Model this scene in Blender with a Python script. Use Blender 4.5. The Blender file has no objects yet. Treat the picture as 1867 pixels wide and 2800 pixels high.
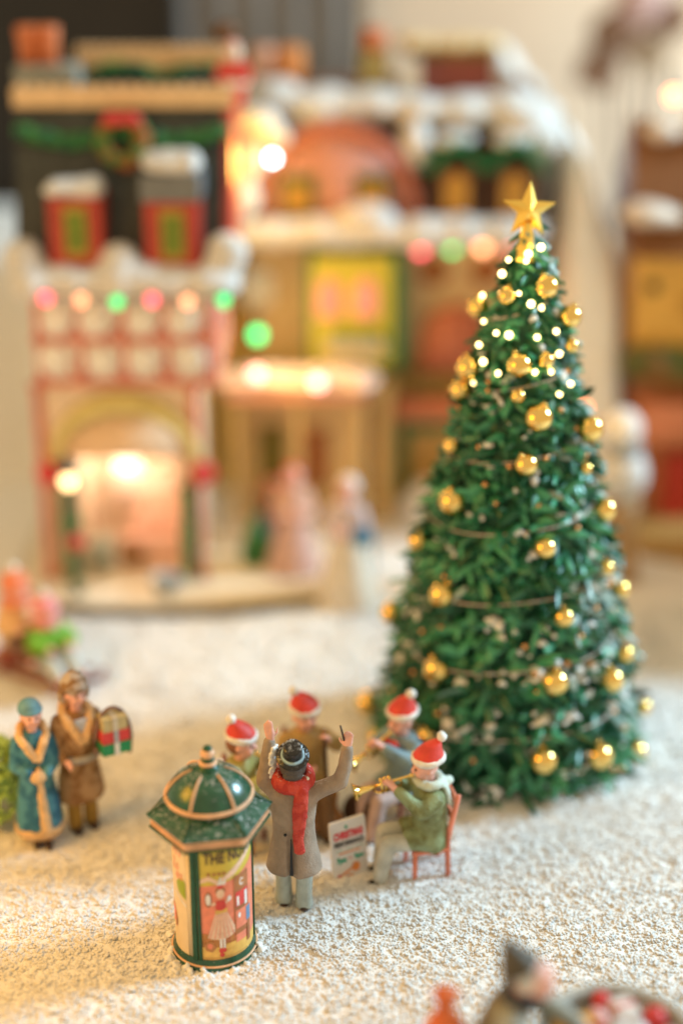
import bpy, bmesh, math, random
import numpy as np
from mathutils import Vector, Matrix, noise as mnoise
random.seed(7); np.random.seed(7)
R = math.radians; PI = math.pi
sc = bpy.context.scene
COL = sc.collection
# ------------------------------------------------------------------ camera, world, lamps, exposure
cam = bpy.data.cameras.new('camera'); co = bpy.data.objects.new('camera', cam); COL.objects.link(co); sc.camera = co
co.location = (0, 0, 9.4); co.rotation_euler = (R(67), 0, 0)
cam.sensor_fit = 'VERTICAL'; cam.sensor_height = 36; cam.lens = 55
cam.clip_start = .1; cam.clip_end = 300
cam.dof.use_dof = True; cam.dof.focus_distance = 14.6; cam.dof.aperture_fstop = .076
w = bpy.data.worlds.new('World'); sc.world = w; w.use_nodes = True
bg = w.node_tree.nodes['Background']; bg.inputs[0].default_value = (1.0, .80, .50, 1); bg.inputs[1].default_value = .70
sc.view_settings.view_transform = 'Standard'; sc.view_settings.look = 'None'
sc.cycles.max_bounces = 16; sc.cycles.diffuse_bounces = 8; sc.cycles.transmission_bounces = 10
sc.view_settings.exposure = .16; sc.view_settings.gamma = 1

def area(name, loc, tgt, size, power, colr):
    l = bpy.data.lights.new(name, 'AREA'); l.shape = 'RECTANGLE'; l.size, l.size_y = size; l.energy = power; l.color = colr
    o = bpy.data.objects.new(name, l); COL.objects.link(o); o.location = loc
    o.rotation_euler = (Vector(tgt) - Vector(loc)).to_track_quat('-Z', 'Y').to_euler(); return o
def point(name, loc, power, colr, rad=.1):
    l = bpy.data.lights.new(name, 'POINT'); l.energy = power; l.color = colr; l.shadow_soft_size = rad
    o = bpy.data.objects.new(name, l); COL.objects.link(o); o.location = loc; return o
area('window_light', (30, 22.5, 18.5), (0, 13, 0), (6.5, 6.5), 17000, (.50, .79, 1.0))
area('room_lamp', (-7, 10.5, 6), (-2.6, 12.2, 0), (3.5, 3.5), 400, (1, .44, .015))
WARM = (1, .60, .20)
point('shop_lamp', (-3.0, 20.0, 1.75), 22, (1, .86, .68), .2)
point('alley_fill', (-.75, 20.4, 3.0), 62, (1, .66, .20), .3)  # unseen fill, added to turn facades and ground between the houses golden
point('porch_lamp', (-1.15, 20.7, 5.6), 95, (1, .66, .13), .3)
point('right_ground_fill', (3.6, 19.2, 2.6), 10, WARM, .3)  # fill added for the ground at the right, no lamp stands here

# ------------------------------------------------------------------ materials
MATS = {}
def mat(name, c, rough=.55, var=.12, vs=6, bump=.0, bs=30, metal=0, dust=0, dusts=14, emit=0, spec=.4, alt=None, altthr=.5, coat=0, trans=0):
    if name in MATS: return MATS[name]
    m = bpy.data.materials.new(name); m.use_nodes = True; nt = m.node_tree; N = nt.nodes; L = nt.links
    b = N['Principled BSDF']; b.inputs['Roughness'].default_value = rough; b.inputs['Metallic'].default_value = metal
    b.inputs['Specular IOR Level'].default_value = spec; b.inputs['Coat Weight'].default_value = coat
    tc = N.new('ShaderNodeTexCoord')
    n1 = N.new('ShaderNodeTexNoise'); n1.inputs['Scale'].default_value = vs; n1.inputs['Detail'].default_value = 5
    L.new(tc.outputs['Object'], n1.inputs['Vector'])
    rp = N.new('ShaderNodeValToRGB'); L.new(n1.outputs['Fac'], rp.inputs[0])
    lo = [x * (1 - var) for x in c]; hi = [min(1, x * (1 + var)) for x in c]
    if alt: hi = alt
    rp.color_ramp.elements[0].position = .32 if not alt else altthr - .06; rp.color_ramp.elements[0].color = (*lo, 1)
    rp.color_ramp.elements[1].position = .68 if not alt else altthr + .06; rp.color_ramp.elements[1].color = (*hi, 1)
    out = rp.outputs[0]
    if dust:
        n2 = N.new('ShaderNodeTexNoise'); n2.inputs['Scale'].default_value = dusts; n2.inputs['Detail'].default_value = 8; n2.inputs['Roughness'].default_value = .75
        L.new(tc.outputs['Object'], n2.inputs['Vector'])
        ge = N.new('ShaderNodeNewGeometry'); sx = N.new('ShaderNodeSeparateXYZ'); L.new(ge.outputs['Normal'], sx.inputs[0])
        mu = N.new('ShaderNodeMath'); mu.operation = 'MULTIPLY_ADD'; L.new(sx.outputs['Z'], mu.inputs[0]); mu.inputs[1].default_value = .22; L.new(n2.outputs['Fac'], mu.inputs[2])
        r2 = N.new('ShaderNodeValToRGB'); L.new(mu.outputs[0], r2.inputs[0])
        r2.color_ramp.elements[0].position = .80 - .25 * dust; r2.color_ramp.elements[0].color = (0, 0, 0, 1)
        r2.color_ramp.elements[1].position = .92 - .22 * dust; r2.color_ramp.elements[1].color = (.85, .85, .85, 1)
        mx = N.new('ShaderNodeMix'); mx.data_type = 'RGBA'; L.new(r2.outputs[0], mx.inputs[0]); L.new(out, mx.inputs[6]); mx.inputs[7].default_value = (.78, .8, .8, 1)
        out = mx.outputs[2]
    L.new(out, b.inputs['Base Color'])
    if bump:
        n3 = N.new('ShaderNodeTexNoise'); n3.inputs['Scale'].default_value = bs; n3.inputs['Detail'].default_value = 4
        L.new(tc.outputs['Object'], n3.inputs['Vector'])
        bp = N.new('ShaderNodeBump'); bp.inputs['Strength'].default_value = bump; bp.inputs['Distance'].default_value = .02
        L.new(n3.outputs['Fac'], bp.inputs['Height']); L.new(bp.outputs[0], b.inputs['Normal'])
    if emit:
        b.inputs['Emission Color'].default_value = (*c, 1); b.inputs['Emission Strength'].default_value = emit
    if trans:
        b.inputs['Transmission Weight'].default_value = trans
    MATS[name] = m; return m
SNOW = mat('snow', (.82, .81, .78), .8, .05, 5, .5, 40)
def P(name, c, **k):      # hand painted resin
    a = dict(rough=.5, var=.16, vs=9, bump=.25, bs=45, spec=.35); a.update(k); return mat(name, c, **a)
SKIN = P('painted_skin', (.78, .42, .34), rough=.4, var=.08)
RED = P('painted_red', (.62, .055, .04)); WHITE = P('painted_white', (.76, .73, .68)); BLACK = P('painted_black', (.012, .012, .012), rough=.3)
CREAM = P('painted_cream', (.75, .50, .27)); GREEN = P('painted_green', (.02, .16, .06)); BROWN = P('painted_brown', (.14, .065, .03))
GOLD = mat('gold_metal', (.93, .62, .19), .14, .06, 3, metal=1)
DKEYE = P('painted_eye', (.02, .015, .012))

# ------------------------------------------------------------------ mesh helpers
class MB:
    def __init__(s): s.v = []; s.f = []; s.m = []
    def add(s, vs, fs, m=0):
        o = len(s.v); s.v += [tuple(v) for v in vs]; s.f += [tuple(i + o for i in f) for f in fs]; s.m += [m] * len(fs); return s
    def box(s, c, d, m=0, M=None):
        x, y, z = [k / 2 for k in d]; vs = [Vector((a * x, b * y, e * z)) for e in (-1, 1) for b in (-1, 1) for a in (-1, 1)]
        if M: vs = [M @ v for v in vs]
        vs = [v + Vector(c) for v in vs]
        return s.add(vs, [(0, 2, 3, 1), (4, 5, 7, 6), (0, 1, 5, 4), (2, 6, 7, 3), (0, 4, 6, 2), (1, 3, 7, 5)], m)
    def rings(s, rs, m=0, cap=True):           # rs: list of lists of points (same count)
        n = len(rs[0]); vs = [p for r in rs for p in r]; fs = []
        for k in range(len(rs) - 1):
            for i in range(n):
                j = (i + 1) % n; fs.append((k * n + i, k * n + j, (k + 1) * n + j, (k + 1) * n + i))
        if cap: fs.append(tuple(range(n - 1, -1, -1))); fs.append(tuple((len(rs) - 1) * n + i for i in range(n)))
        return s.add(vs, fs, m)
    def lathe(s, prof, n=24, c=(0, 0, 0), m=0, M=None, a0=0, sq=(1, 1)):
        rs = []
        for r, z in prof:
            r = max(r, 1e-4); ring = []
            for i in range(n):
                a = a0 + 2 * PI * i / n; v = Vector((r * math.cos(a) * sq[0], r * math.sin(a) * sq[1], z))
                if M: v = M @ v
                ring.append(v + Vector(c))
            rs.append(ring)
        return s.rings(rs, m)
    def ell(s, c, r, n=16, m=0, M=None):
        if isinstance(r, (int, float)): r = (r, r, r)
        k = max(6, n // 2); rs = []
        for j in range(k + 1):
            t = -PI / 2 + PI * j / k; ring = []
            cr = max(math.cos(t), 1e-3)
            for i in range(n):
                a = 2 * PI * i / n; v = Vector((cr * math.cos(a) * r[0], cr * math.sin(a) * r[1], math.sin(t) * r[2]))
                if M: v = M @ v
                ring.append(v + Vector(c))
            rs.append(ring)
        return s.rings(rs, m)
    def tube(s, pts, rad, n=8, m=0, flat=1):
        pts = [Vector(p) for p in pts]; rs = []; up = Vector((0, 0, 1)); L = len(pts)
        for i, p in enumerate(pts):
            t = (pts[min(i + 1, L - 1)] - pts[max(i - 1, 0)]).normalized()
            u = up.cross(t)
            if u.length < .05: u = Vector((1, 0, 0)).cross(t)
            u.normalize(); wv = t.cross(u)
            r = rad[i] if isinstance(rad, (list, tuple)) else rad
            rs.append([p + u * r * math.cos(2 * PI * k / n) + wv * r * flat * math.sin(2 * PI * k / n) for k in range(n)])
        return s.rings(rs, m)
    def chain(s, ch, n=14, m=0):              # tapered capsules along (x, y, z, r)
        for i, (x, y, z, r) in enumerate(ch):
            s.ell((x, y, z), r, n, m)
            if i: 
                q = ch[i - 1]; a = Vector(q[:3]); b = Vector((x, y, z))
                if (b - a).length > 1e-4: s.tube([a, b], [q[3], r], n, m)
        return s
    def prism(s, poly, o, ax, ay, h, m=0):    # polygon in the plane (ax, ay) through o, thickness vector h
        o = Vector(o); ax = Vector(ax); ay = Vector(ay); h = Vector(h); n = len(poly)
        lo = [o + ax * p[0] + ay * p[1] for p in poly]; hi = [v + h for v in lo]
        return s.rings([lo, hi], m)
    def build(s, name, mats, parent=None, smooth=True, vox=0, sm=0, bevel=0, sub=0, loc=None):
        me = bpy.data.meshes.new(name); me.from_pydata([tuple(v) for v in s.v], [], s.f); 
        mats = mats if isinstance(mats, (list, tuple)) else [mats]
        for m in mats: me.materials.append(m)
        if len(mats) > 1: me.polygons.foreach_set('material_index', s.m)
        bm = bmesh.new(); bm.from_mesh(me); bmesh.ops.recalc_face_normals(bm, faces=bm.faces); bm.to_mesh(me); bm.free()
        o = bpy.data.objects.new(name, me); COL.objects.link(o)
        if vox or bevel or sub:
            if bevel:
                d = o.modifiers.new('b', 'BEVEL'); d.width = bevel; d.segments = 2; d.limit_method = 'ANGLE'
            if vox:
                d = o.modifiers.new('r', 'REMESH'); d.mode = 'VOXEL'; d.voxel_size = vox
                if sm: d = o.modifiers.new('s', 'SMOOTH'); d.iterations = sm; d.factor = .5
            if sub: d = o.modifiers.new('u', 'SUBSURF'); d.levels = d.render_levels = sub
            dg = bpy.context.evaluated_depsgraph_get(); nm = bpy.data.meshes.new_from_object(o.evaluated_get(dg))
            o.modifiers.clear(); o.data = nm; bpy.data.meshes.remove(me); nm.name = name; me = nm
        if smooth: me.polygons.foreach_set('use_smooth', [True] * len(me.polygons))
        if smooth == 'auto':
            try: me.set_sharp_from_angle(angle=R(40))
            except Exception: pass
        me.update()
        if parent: o.parent = parent
        if loc: o.location = loc
        return o
def ringz(z, rx, ry, cx=0, cy=0, n=32, wob=0, wn=7, ph=0):
    return [(cx + rx * (1 + wob * math.cos(wn * 2 * PI * i / n + ph)) * math.cos(2 * PI * i / n), cy + ry * (1 + wob * math.cos(wn * 2 * PI * i / n + ph)) * math.sin(2 * PI * i / n), z) for i in range(n)]
def thing(name, label, cat, loc=(0, 0, 0), rz=0, group=None, s=1):
    o = bpy.data.objects.new(name, None); COL.objects.link(o); o.location = loc; o.rotation_euler = (0, 0, R(rz)); o.scale = (s, s, s)
    o.empty_display_size = .2
    tag(o, label, cat, group); return o
def tag(o, label, cat, group=None, kind=None):
    if label: o['label'] = label
    if cat: o['category'] = cat
    if group: o['group'] = group
    if kind: o['kind'] = kind
    return o
def rot(ax, deg): return Matrix.Rotation(R(deg), 3, ax)
def text_mesh(txt, size, bold=0, spacing=1):
    cu = bpy.data.curves.new('t', 'FONT'); cu.body = txt; cu.size = size; cu.offset = bold; cu.space_character = spacing; cu.align_x = 'LEFT'; cu.resolution_u = 4
    o = bpy.data.objects.new('t', cu); COL.objects.link(o); bpy.context.view_layer.update()
    me = bpy.data.meshes.new_from_object(o.evaluated_get(bpy.context.evaluated_depsgraph_get()))
    vs = [v.co.copy() for v in me.vertices]; fs = [tuple(p.vertices) for p in me.polygons]
    bpy.data.objects.remove(o); bpy.data.curves.remove(cu); bpy.data.meshes.remove(me)
    return vs, fs
def blob_noise(o, amp, scale, seed=0):
    me = o.data
    for v in me.vertices:
        d = mnoise.noise_vector(v.co * scale + Vector((seed, seed * 2, 0))); v.co += d * amp
    me.update()
def gh(x, y):                                  # height of the snow
    return .035 * mnoise.noise(Vector((x * .9, y * .9, 3))) + .018 * mnoise.noise(Vector((x * 3.1, y * 3.1, 9)))

# ------------------------------------------------------------------ snow ground
def grid_axis(a, b, c, d, fine, coarse):
    return np.concatenate([np.arange(a, b, coarse), np.arange(b, c, fine), np.arange(c, d + coarse, coarse)])
xs = grid_axis(-14, -3.8, 3.8, 14, .045, .4); ys = grid_axis(5, 9.6, 15.2, 31, .045, .4)
vs = []
for y in ys:
    for x in xs:
        z = gh(x, y)
        if -3.9 < x < 3.9 and 9.4 < y < 15.4: z += .018 * mnoise.noise(Vector((x * 9, y * 9, 1))) + .008 * mnoise.noise(Vector((x * 26, y * 26, 5)))
        vs.append((x, y, z))
nx = len(xs); fs = [(j * nx + i, j * nx + i + 1, (j + 1) * nx + i + 1, (j + 1) * nx + i) for j in range(len(ys) - 1) for i in range(nx - 1)]
o = MB().add(vs, fs).build('ground', SNOW); o['kind'] = 'structure'
# loose flakes of artificial snow
def granules(n, x0, x1, y0, y1, s0, s1, zoff):
    base = np.array([(-1, -1, -1), (1, -1, -1), (1, 1, -1), (-1, 1, -1), (-1, -1, 1), (1, -1, 1), (1, 1, 1), (-1, 1, 1)], float)
    fa = np.array([(0, 3, 2, 1), (4, 5, 6, 7), (0, 1, 5, 4), (1, 2, 6, 5), (2, 3, 7, 6), (3, 0, 4, 7)])
    y = np.random.uniform(y0, y1, n); x = np.random.uniform(x0, x1, n)
    clump = np.array([mnoise.noise(Vector((a * 13, b * 13, 2.))) + .7 * mnoise.noise(Vector((a * 24, b * 24, 4.))) for a, b in zip(x, y)])
    keep = (clump > np.random.uniform(-1.6, .25, n)) & (np.abs(x) < .3 * y + .3); x, y, clump = x[keep], y[keep], clump[keep]; n = len(x)
    z = np.array([gh(a, b) + .018 * mnoise.noise(Vector((a * 9, b * 9, 1))) for a, b in zip(x, y)]) + zoff + .022 * np.clip(clump, -.2, 1) * np.random.uniform(0, 1, n)
    s = s0 + (s1 - s0) * np.random.power(.5, n)
    sc3 = s[:, None] * np.random.uniform(.55, 1.35, (n, 3))
    q = np.random.normal(size=(n, 4)); q /= np.linalg.norm(q, axis=1)[:, None]
    a, b, c, d = q.T
    M = np.stack([1 - 2 * (c * c + d * d), 2 * (b * c - a * d), 2 * (b * d + a * c), 2 * (b * c + a * d), 1 - 2 * (b * b + d * d), 2 * (c * d - a * b), 2 * (b * d - a * c), 2 * (c * d + a * b), 1 - 2 * (b * b + c * c)], 1).reshape(n, 3, 3)
    loc = base[None] * np.random.uniform(.5, 1.0, (n, 8, 3)) * sc3[:, None, :]
    v = np.einsum('nij,nkj->nki', M, loc) + np.stack([x, y, z], 1)[:, None, :]
    f = (fa[None] + (np.arange(n) * 8)[:, None, None]).reshape(-1)
    return v.reshape(-1, 3), f
def stuff_mesh(name, v, f, m):
    me = bpy.data.meshes.new(name); nf = len(f) // 4
    me.vertices.add(len(v)); me.vertices.foreach_set('co', v.astype(np.float32).ravel())
    me.loops.add(len(f)); me.loops.foreach_set('vertex_index', f.astype(np.int32))
    me.polygons.add(nf); me.polygons.foreach_set('loop_start', np.arange(nf, dtype=np.int32) * 4); me.polygons.foreach_set('loop_total', np.full(nf, 4, np.int32))
    me.polygons.foreach_set('use_smooth', np.ones(nf, bool)); me.update(calc_edges=True); me.materials.append(m)
    o = bpy.data.objects.new(name, me); COL.objects.link(o); return o
def snow_crystal():
    m = bpy.data.materials.new('snow_crystal'); m.use_nodes = True; nt = m.node_tree; N = nt.nodes; L = nt.links
    b = N['Principled BSDF']; b.inputs['Base Color'].default_value = (.94, .93, .91, 1); b.inputs['Roughness'].default_value = .4
    t = N.new('ShaderNodeBsdfTranslucent'); t.inputs[0].default_value = (.95, .94, .92, 1)
    mx = N.new('ShaderNodeMixShader'); mx.inputs[0].default_value = .18
    ge = N.new('ShaderNodeNewGeometry'); va = N.new('ShaderNodeVectorMath'); va.operation = 'MULTIPLY_ADD'; L.new(ge.outputs['Normal'], va.inputs[0]); va.inputs[1].default_value = (.36, .36, .36); va.inputs[2].default_value = (0, 0, .8)
    vn = N.new('ShaderNodeVectorMath'); vn.operation = 'NORMALIZE'; L.new(va.outputs[0], vn.inputs[0]); L.new(vn.outputs[0], b.inputs['Normal'])
    L.new(b.outputs[0], mx.inputs[1]); L.new(t.outputs[0], mx.inputs[2]); L.new(mx.outputs[0], N['Material Output'].inputs[0]); return m
CRY = snow_crystal()
v1, f1 = granules(120000, -4.4, 4.4, 9.4, 14.2, .006, .021, -.002)
v2, f2 = granules(30000, -5, 5, 14.2, 19, .012, .03, -.004)
tag(stuff_mesh('snow_granules', np.concatenate([v1, v2]), np.concatenate([f1, f2 + len(v1)]), CRY), 'loose white artificial snow granules over the ground', 'snow', kind='stuff')

# ------------------------------------------------------------------ advertising kiosk
KG = P('kiosk_green', (.010, .072, .036), rough=.25, dust=.30, dusts=26, var=.3, bump=.1, spec=.5, coat=.3)
KG2 = P('kiosk_post_green', (.012, .075, .035), rough=.3, bump=.1)
PEACH = P('kiosk_peach', (.74, .43, .25), rough=.45, bump=.15)
def ang(t): return R(-90 + t)
def wrap(mb, vs, fs, r, m=0, th=.0):          # (degrees, z) artwork rolled round the drum
    bm = bmesh.new(); bv = [bm.verts.new((x, z, 0)) for x, z in vs]
    for f in fs:
        try: bm.faces.new([bv[i] for i in f])
        except ValueError: pass
    x0 = min(v[0] for v in vs); x1 = max(v[0] for v in vs); k = math.ceil(x0 / 5) * 5
    while k < x1:
        if k > x0 + .1: bmesh.ops.bisect_plane(bm, geom=bm.verts[:] + bm.edges[:] + bm.faces[:], plane_co=(k, 0, 0), plane_no=(1, 0, 0), dist=1e-5)
        k += 5
    bm.verts.index_update()
    out = [(r * math.cos(ang(v.co.x)), r * math.sin(ang(v.co.x)), v.co.y) for v in bm.verts]
    mb.add(out, [tuple(v.index for v in f.verts) for f in bm.faces], m); bm.free()
def wpoly(mb, pts, r, m=0): wrap(mb, pts, [tuple(range(len(pts)))], r, m)
def wrect(mb, a, b, z0, z1, r, m=0): wpoly(mb, [(a, z0), (b, z0), (b, z1), (a, z1)], r, m)
def woval(mb, t, z, a, b, r, m=0): wpoly(mb, [(t + a * math.cos(2 * PI * i / 16), z + b * math.sin(2 * PI * i / 16)) for i in range(16)], r, m)
def wtext(mb, s, a, b, z0, z1, r, m=0, bold=.02):
    vs, fs = text_mesh(s, 1, bold); X = [v.x for v in vs]; Y = [v.y for v in vs]
    wrap(mb, [(a + (v.x - min(X)) / (max(X) - min(X)) * (b - a), z0 + (v.y - min(Y)) / (max(Y) - min(Y)) * (z1 - z0)) for v in vs], fs, r, m)
K = thing('advertising_kiosk', 'green hexagonal-roofed advertising kiosk with domed top and posters on its drum', 'kiosk', (-1.18, 11.87, -.05))
b = MB()
for k in range(150):
    a = random.uniform(0, 2 * PI); rr = random.uniform(.40, .52); b.ell((rr * math.cos(a), rr * math.sin(a), random.uniform(.02, .085) * (1 - (rr - .40) * 5)), random.uniform(.018, .04), 6)
sd_ = b.build('snow_drift', SNOW, K, vox=.014); blob_noise(sd_, .014, 30)
A0 = R(9.7); DR = .355
MB().lathe([(.395, 0), (.405, .03), (.40, .06), (.385, .075), (.38, .11), (.368, .125), (.365, .135)], 48).build('base', KG, K, 'auto')
MB().lathe([(.395, .066), (.402, .073), (.395, .082), (.375, .082), (.375, .066)], 48).build('base_stripe', PEACH, K)
PAPER = P('poster_paper', (.78, .60, .36), bump=0, var=.04); PAPY = P('poster_yellow', (.62, .47, .07), bump=0, var=.1, vs=12)
PAPS = P('poster_salmon', (.80, .25, .15), bump=0, var=.12, vs=14); INK = P('poster_ink', (.10, .06, .04), bump=0); SKIRT = P('poster_pale_dress', (.80, .55, .40), bump=0, var=.1, vs=30)
PAPW = P('poster_white', (.80, .77, .74), bump=0); PAPB = P('poster_brown', (.38, .15, .06), bump=0); PAPR = P('poster_red', (.65, .07, .06), bump=0); PAPG = P('poster_green', (.30, .36, .03), bump=0); PAPBL = P('poster_blue', (.15, .28, .45), bump=0)
PAPO = P('poster_floor_yellow', (.78, .48, .12), bump=0); PAPD = P('poster_dark_stroke', (.45, .20, .07), bump=0)
MB().lathe([(DR, .1), (DR, 1.42)], 96).build('drum', PAPER, K)
for k in range(3):                                    # three double posts
    a = A0 + R(-120) + k * R(120); M = Matrix.Rotation(a, 3, 'Z')
    p = MB(); p.box(M @ Vector((DR + .004, -.018, .76)), (.035, .05, 1.28), M=M); p.box(M @ Vector((DR, .030, .76)), (.03, .034, 1.28), M=M)
    p.build('post', KG2, K, False, bevel=.006)
# the front poster: a girl in a pale dress in a salmon room
q = MB(); mats = [PAPY, PAPS, INK, SKIRT, PAPW, PAPB, PAPR, PAPO, PAPBL, PAPD]
r = DR + .002; wrect(q, -19, 92, .12, 1.40, r, 0)
r += .002; wrect(q, -19, 92, .12, .27, r, 7); wpoly(q, [(-19, .27), (92, .27), (92, 1.10), (60, 1.03), (40, .98), (-19, .93)], r, 1); wrect(q, -19, 40, .27, .42, r, 7)
wpoly(q, [(-17, .95), (-10, 1.02), (0, 1.05), (12, 1.0), (24, 1.04), (38, 1.10), (52, 1.16), (70, 1.24), (90, 1.26), (90, 1.19), (70, 1.17), (52, 1.09), (38, 1.02), (24, .985), (12, .96), (0, 1.0), (-10, .975), (-17, .93)], r + .002, 3)
r += .004; wtext(q, 'THE NUT', -7, 64, 1.175, 1.295, r, 2, .03)
for a in (-2, 6, 13, 20): wrect(q, a, a + 4.5, 1.055, 1.085, r, 5)
wrect(q, 37, 66, .36, 1.0, r, 5); wrect(q, 39, 64, .42, .62, r + .002, 1); wrect(q, 39, 64, .66, .82, r + .002, 6); woval(q, 50, .91, 7, .055, r + .002, 9); wtext(q, 'C', 46.5, 53.5, .875, .95, r + .004, 4)
wrect(q, 41, 45, .67, .77, r + .004, 4); wrect(q, 56, 62, .64, .79, r + .004, 4); wrect(q, 59, 69, .45, .60, r + .004, 8); wrect(q, 61, 68, .22, .45, r + .004, 5); woval(q, 45, .56, 2.4, .03, r + .004, 4)
wpoly(q, [(11, .95), (24, .95), (24, 1.02), (20, .97), (17, 1.04), (13, .98)], r, 4)
wpoly(q, [(8, .655), (25, .655), (40, .42), (34, .385), (27, .365), (18, .355), (9, .36), (-4, .375)], r, 3)     # dress
for i in range(6): wpoly(q, [(10 + i * 2.7, .645), (10.6 + i * 2.7, .645), (-.5 + i * 7.2, .375), (-1.6 + i * 7.2, .375)], r + .002, 1)
wpoly(q, [(9, .78), (23, .78), (24, .65), (9, .65)], r + .002, 6); wpoly(q, [(8, .69), (17, .675), (25, .70), (25, .655), (8, .64)], r + .004, 7)
wpoly(q, [(1, .76), (10, .775), (10, .74), (1, .735)], r, 3); wpoly(q, [(23, .77), (31, .80), (31, .77), (23, .735)], r, 3)
woval(q, 16, .855, 6, .05, r, 3); woval(q, 16, .885, 7.5, .042, r - .001, 5); woval(q, 16, .93, 4, .02, r, 6)
woval(q, -1.5, .80, 5.5, .085, r, 5); woval(q, -1.5, .80, 3.6, .06, r + .002, 4); woval(q, 29, .79, 3, .03, r + .002, 4)
wrect(q, 13, 16.5, .25, .36, r, 4); wrect(q, 18, 21.5, .25, .36, r, 4); woval(q, 15, .235, 3.4, .03, r + .002, 6); woval(q, 19.5, .235, 3, .025, r + .002, 6); woval(q, 16, .185, 3.6, .022, r + .002, 6)
wpoly(q, [(-10, .30), (-3, .34), (5, .33), (8, .27), (2, .22), (-7, .24)], r, 9); woval(q, -1, .29, 4, .03, r + .002, 1)
wrect(q, 22, 38, .24, .30, r, 7)
for z0 in (.155, .135, .42): wrect(q, -18, 60, z0, z0 + .004, r, 9)
q.build('poster', mats, K, False)
# the left poster: cream with loose red script
q = MB(); r = DR + .002; wrect(q, -138, -36, .12, 1.40, r, 0); r += .003
wtext(q, 'm', -66, -45, 1.18, 1.25, r, 1, .0); wtext(q, 'Zo', -68, -50, 1.02, 1.13, r, 1, 0); wtext(q, 'es', -58, -42, .93, 1.0, r, 1, 0)
wpoly(q, [(-58, .88), (-50, .94), (-42, .96), (-37, .92), (-37, .74), (-44, .76), (-52, .79), (-56, .83)], r, 2)
wpoly(q, [(-66, .80), (-37, .685), (-37, .66), (-66, .78)], r, 3); wpoly(q, [(-76, .62), (-66, .58), (-60, .46), (-62, .36), (-68, .42), (-76, .38)], r, 4); wpoly(q, [(-66, .52), (-59, .46), (-60, .40), (-66, .36)], r + .002, 5)
q.build('poster', [PAPER, PAPS, PAPG, PAPW, PAPS, PAPB], K, False)
def hexr(r, z): return [(r * math.cos(A0 + i * PI / 3), r * math.sin(A0 + i * PI / 3), z) for i in range(6)]
MB().rings([hexr(.36, 1.385), hexr(.545, 1.385), hexr(.55, 1.405), hexr(.36, 1.405)]).build('eave_lip', KG2, K, False, bevel=.004)
f = MB().rings([hexr(.40, 1.406), hexr(.527, 1.406), hexr(.535, 1.50), hexr(.40, 1.50)])
for i in range(6):
    a = Vector(hexr(.534, 1.45)[i]); b = Vector(hexr(.534, 1.45)[(i + 1) % 6])
    for t in np.linspace(.06, .94, 13): f.ell(a.lerp(b, t), .016, 8)
f.build('frieze', PEACH, K, 'auto')
MB().rings([hexr(.40, 1.501), hexr(.558, 1.501), hexr(.562, 1.525), hexr(.40, 1.615), hexr(.36, 1.64)]).build('roof', KG, K, False, bevel=.006)
e = MB()
for i in range(6): e.tube([Vector(hexr(.56, 1.527)[i]), Vector(hexr(.40, 1.618)[i])], .011, 8)
e.build('roof_edge', KG2, K)
MB().lathe([(.30, 1.60), (.33, 1.63), (.345, 1.66), (.37, 1.685)], 48).build('dome_neck', KG2, K)
DZ = [(.385, 1.70), (.375, 1.735), (.345, 1.79), (.295, 1.85), (.225, 1.905), (.14, 1.945), (.085, 1.96)]
MB().lathe([(.30, 1.69)] + DZ + [(.07, 1.965)], 60).build('dome', KG, K)
MB().lathe([(.375, 1.672), (.398, 1.68), (.405, 1.70), (.398, 1.716), (.378, 1.716)], 60).build('dome_rim', PEACH, K)
for i in range(6):
    a = A0 + i * PI / 3; c, s_ = math.cos(a), math.sin(a)
    MB().tube([((rr + .003) * c, (rr + .003) * s_, z + .004) for rr, z in DZ[:6]], [.015, .014, .013, .012, .011, .009], 8).build('dome_rib', PEACH, K)
MB().lathe([(.10, 1.945), (.105, 1.965), (.09, 1.98), (.075, 1.985), (.075, 2.0)], 24).build('finial_neck', KG2, K)
MB().lathe([(.07, 1.995), (.085, 2.003), (.085, 2.018), (.07, 2.026)], 24).build('finial_ring', PEACH, K)
MB().lathe([(.052, 2.02), (.062, 2.035), (.062, 2.055), (.05, 2.07)], 24).build('finial_collar', KG2, K)
MB().lathe([(.045, 2.06), (.062, 2.08), (.066, 2.10), (.058, 2.13), (.035, 2.145)], 24).build('finial_ball', PEACH, K)
MB().lathe([(.042, 2.138), (.044, 2.15), (.03, 2.17), (.001, 2.178)], 24).build('finial_tip', KG2, K)

# ------------------------------------------------------------------ painted people
def eyes(root, pts, r=.012):
    for p in pts: MB().ell(p, r, 8).build('eye', DKEYE, root)
def face_prims(b, h, r, fwd, up=Vector((0, 0, 1))):      # head, jaw, nose and ears round h, looking along fwd
    h = Vector(h); fwd = Vector(fwd).normalized(); side = fwd.cross(up).normalized(); up2 = side.cross(fwd)
    b.ell(h + up2 * .02, r, 18); b.ell(h - up2 * r * .55 + fwd * r * .15, r * .72, 14); b.ell(h - up2 * r * .12 + fwd * r * 1.08, r * .2, 10); b.ell(h - up2 * r * .28 + fwd * r * 1.1, r * .16, 8)
    b.ell(h - up2 * r * .98 + fwd * r * .45, r * .3, 10)
    for s_ in (-1, 1):
        b.ell(h + side * s_ * r * .98 - up2 * r * .1, r * .2, 8); b.ell(h + side * s_ * r * .45 - up2 * r * .35 + fwd * r * .72, r * .3, 8)
    return [h + fwd * r * .93 + side * s_ * r * .36 + up2 * r * .12 for s_ in (-1, 1)], h - up2 * r * .62 + fwd * r * .92
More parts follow.
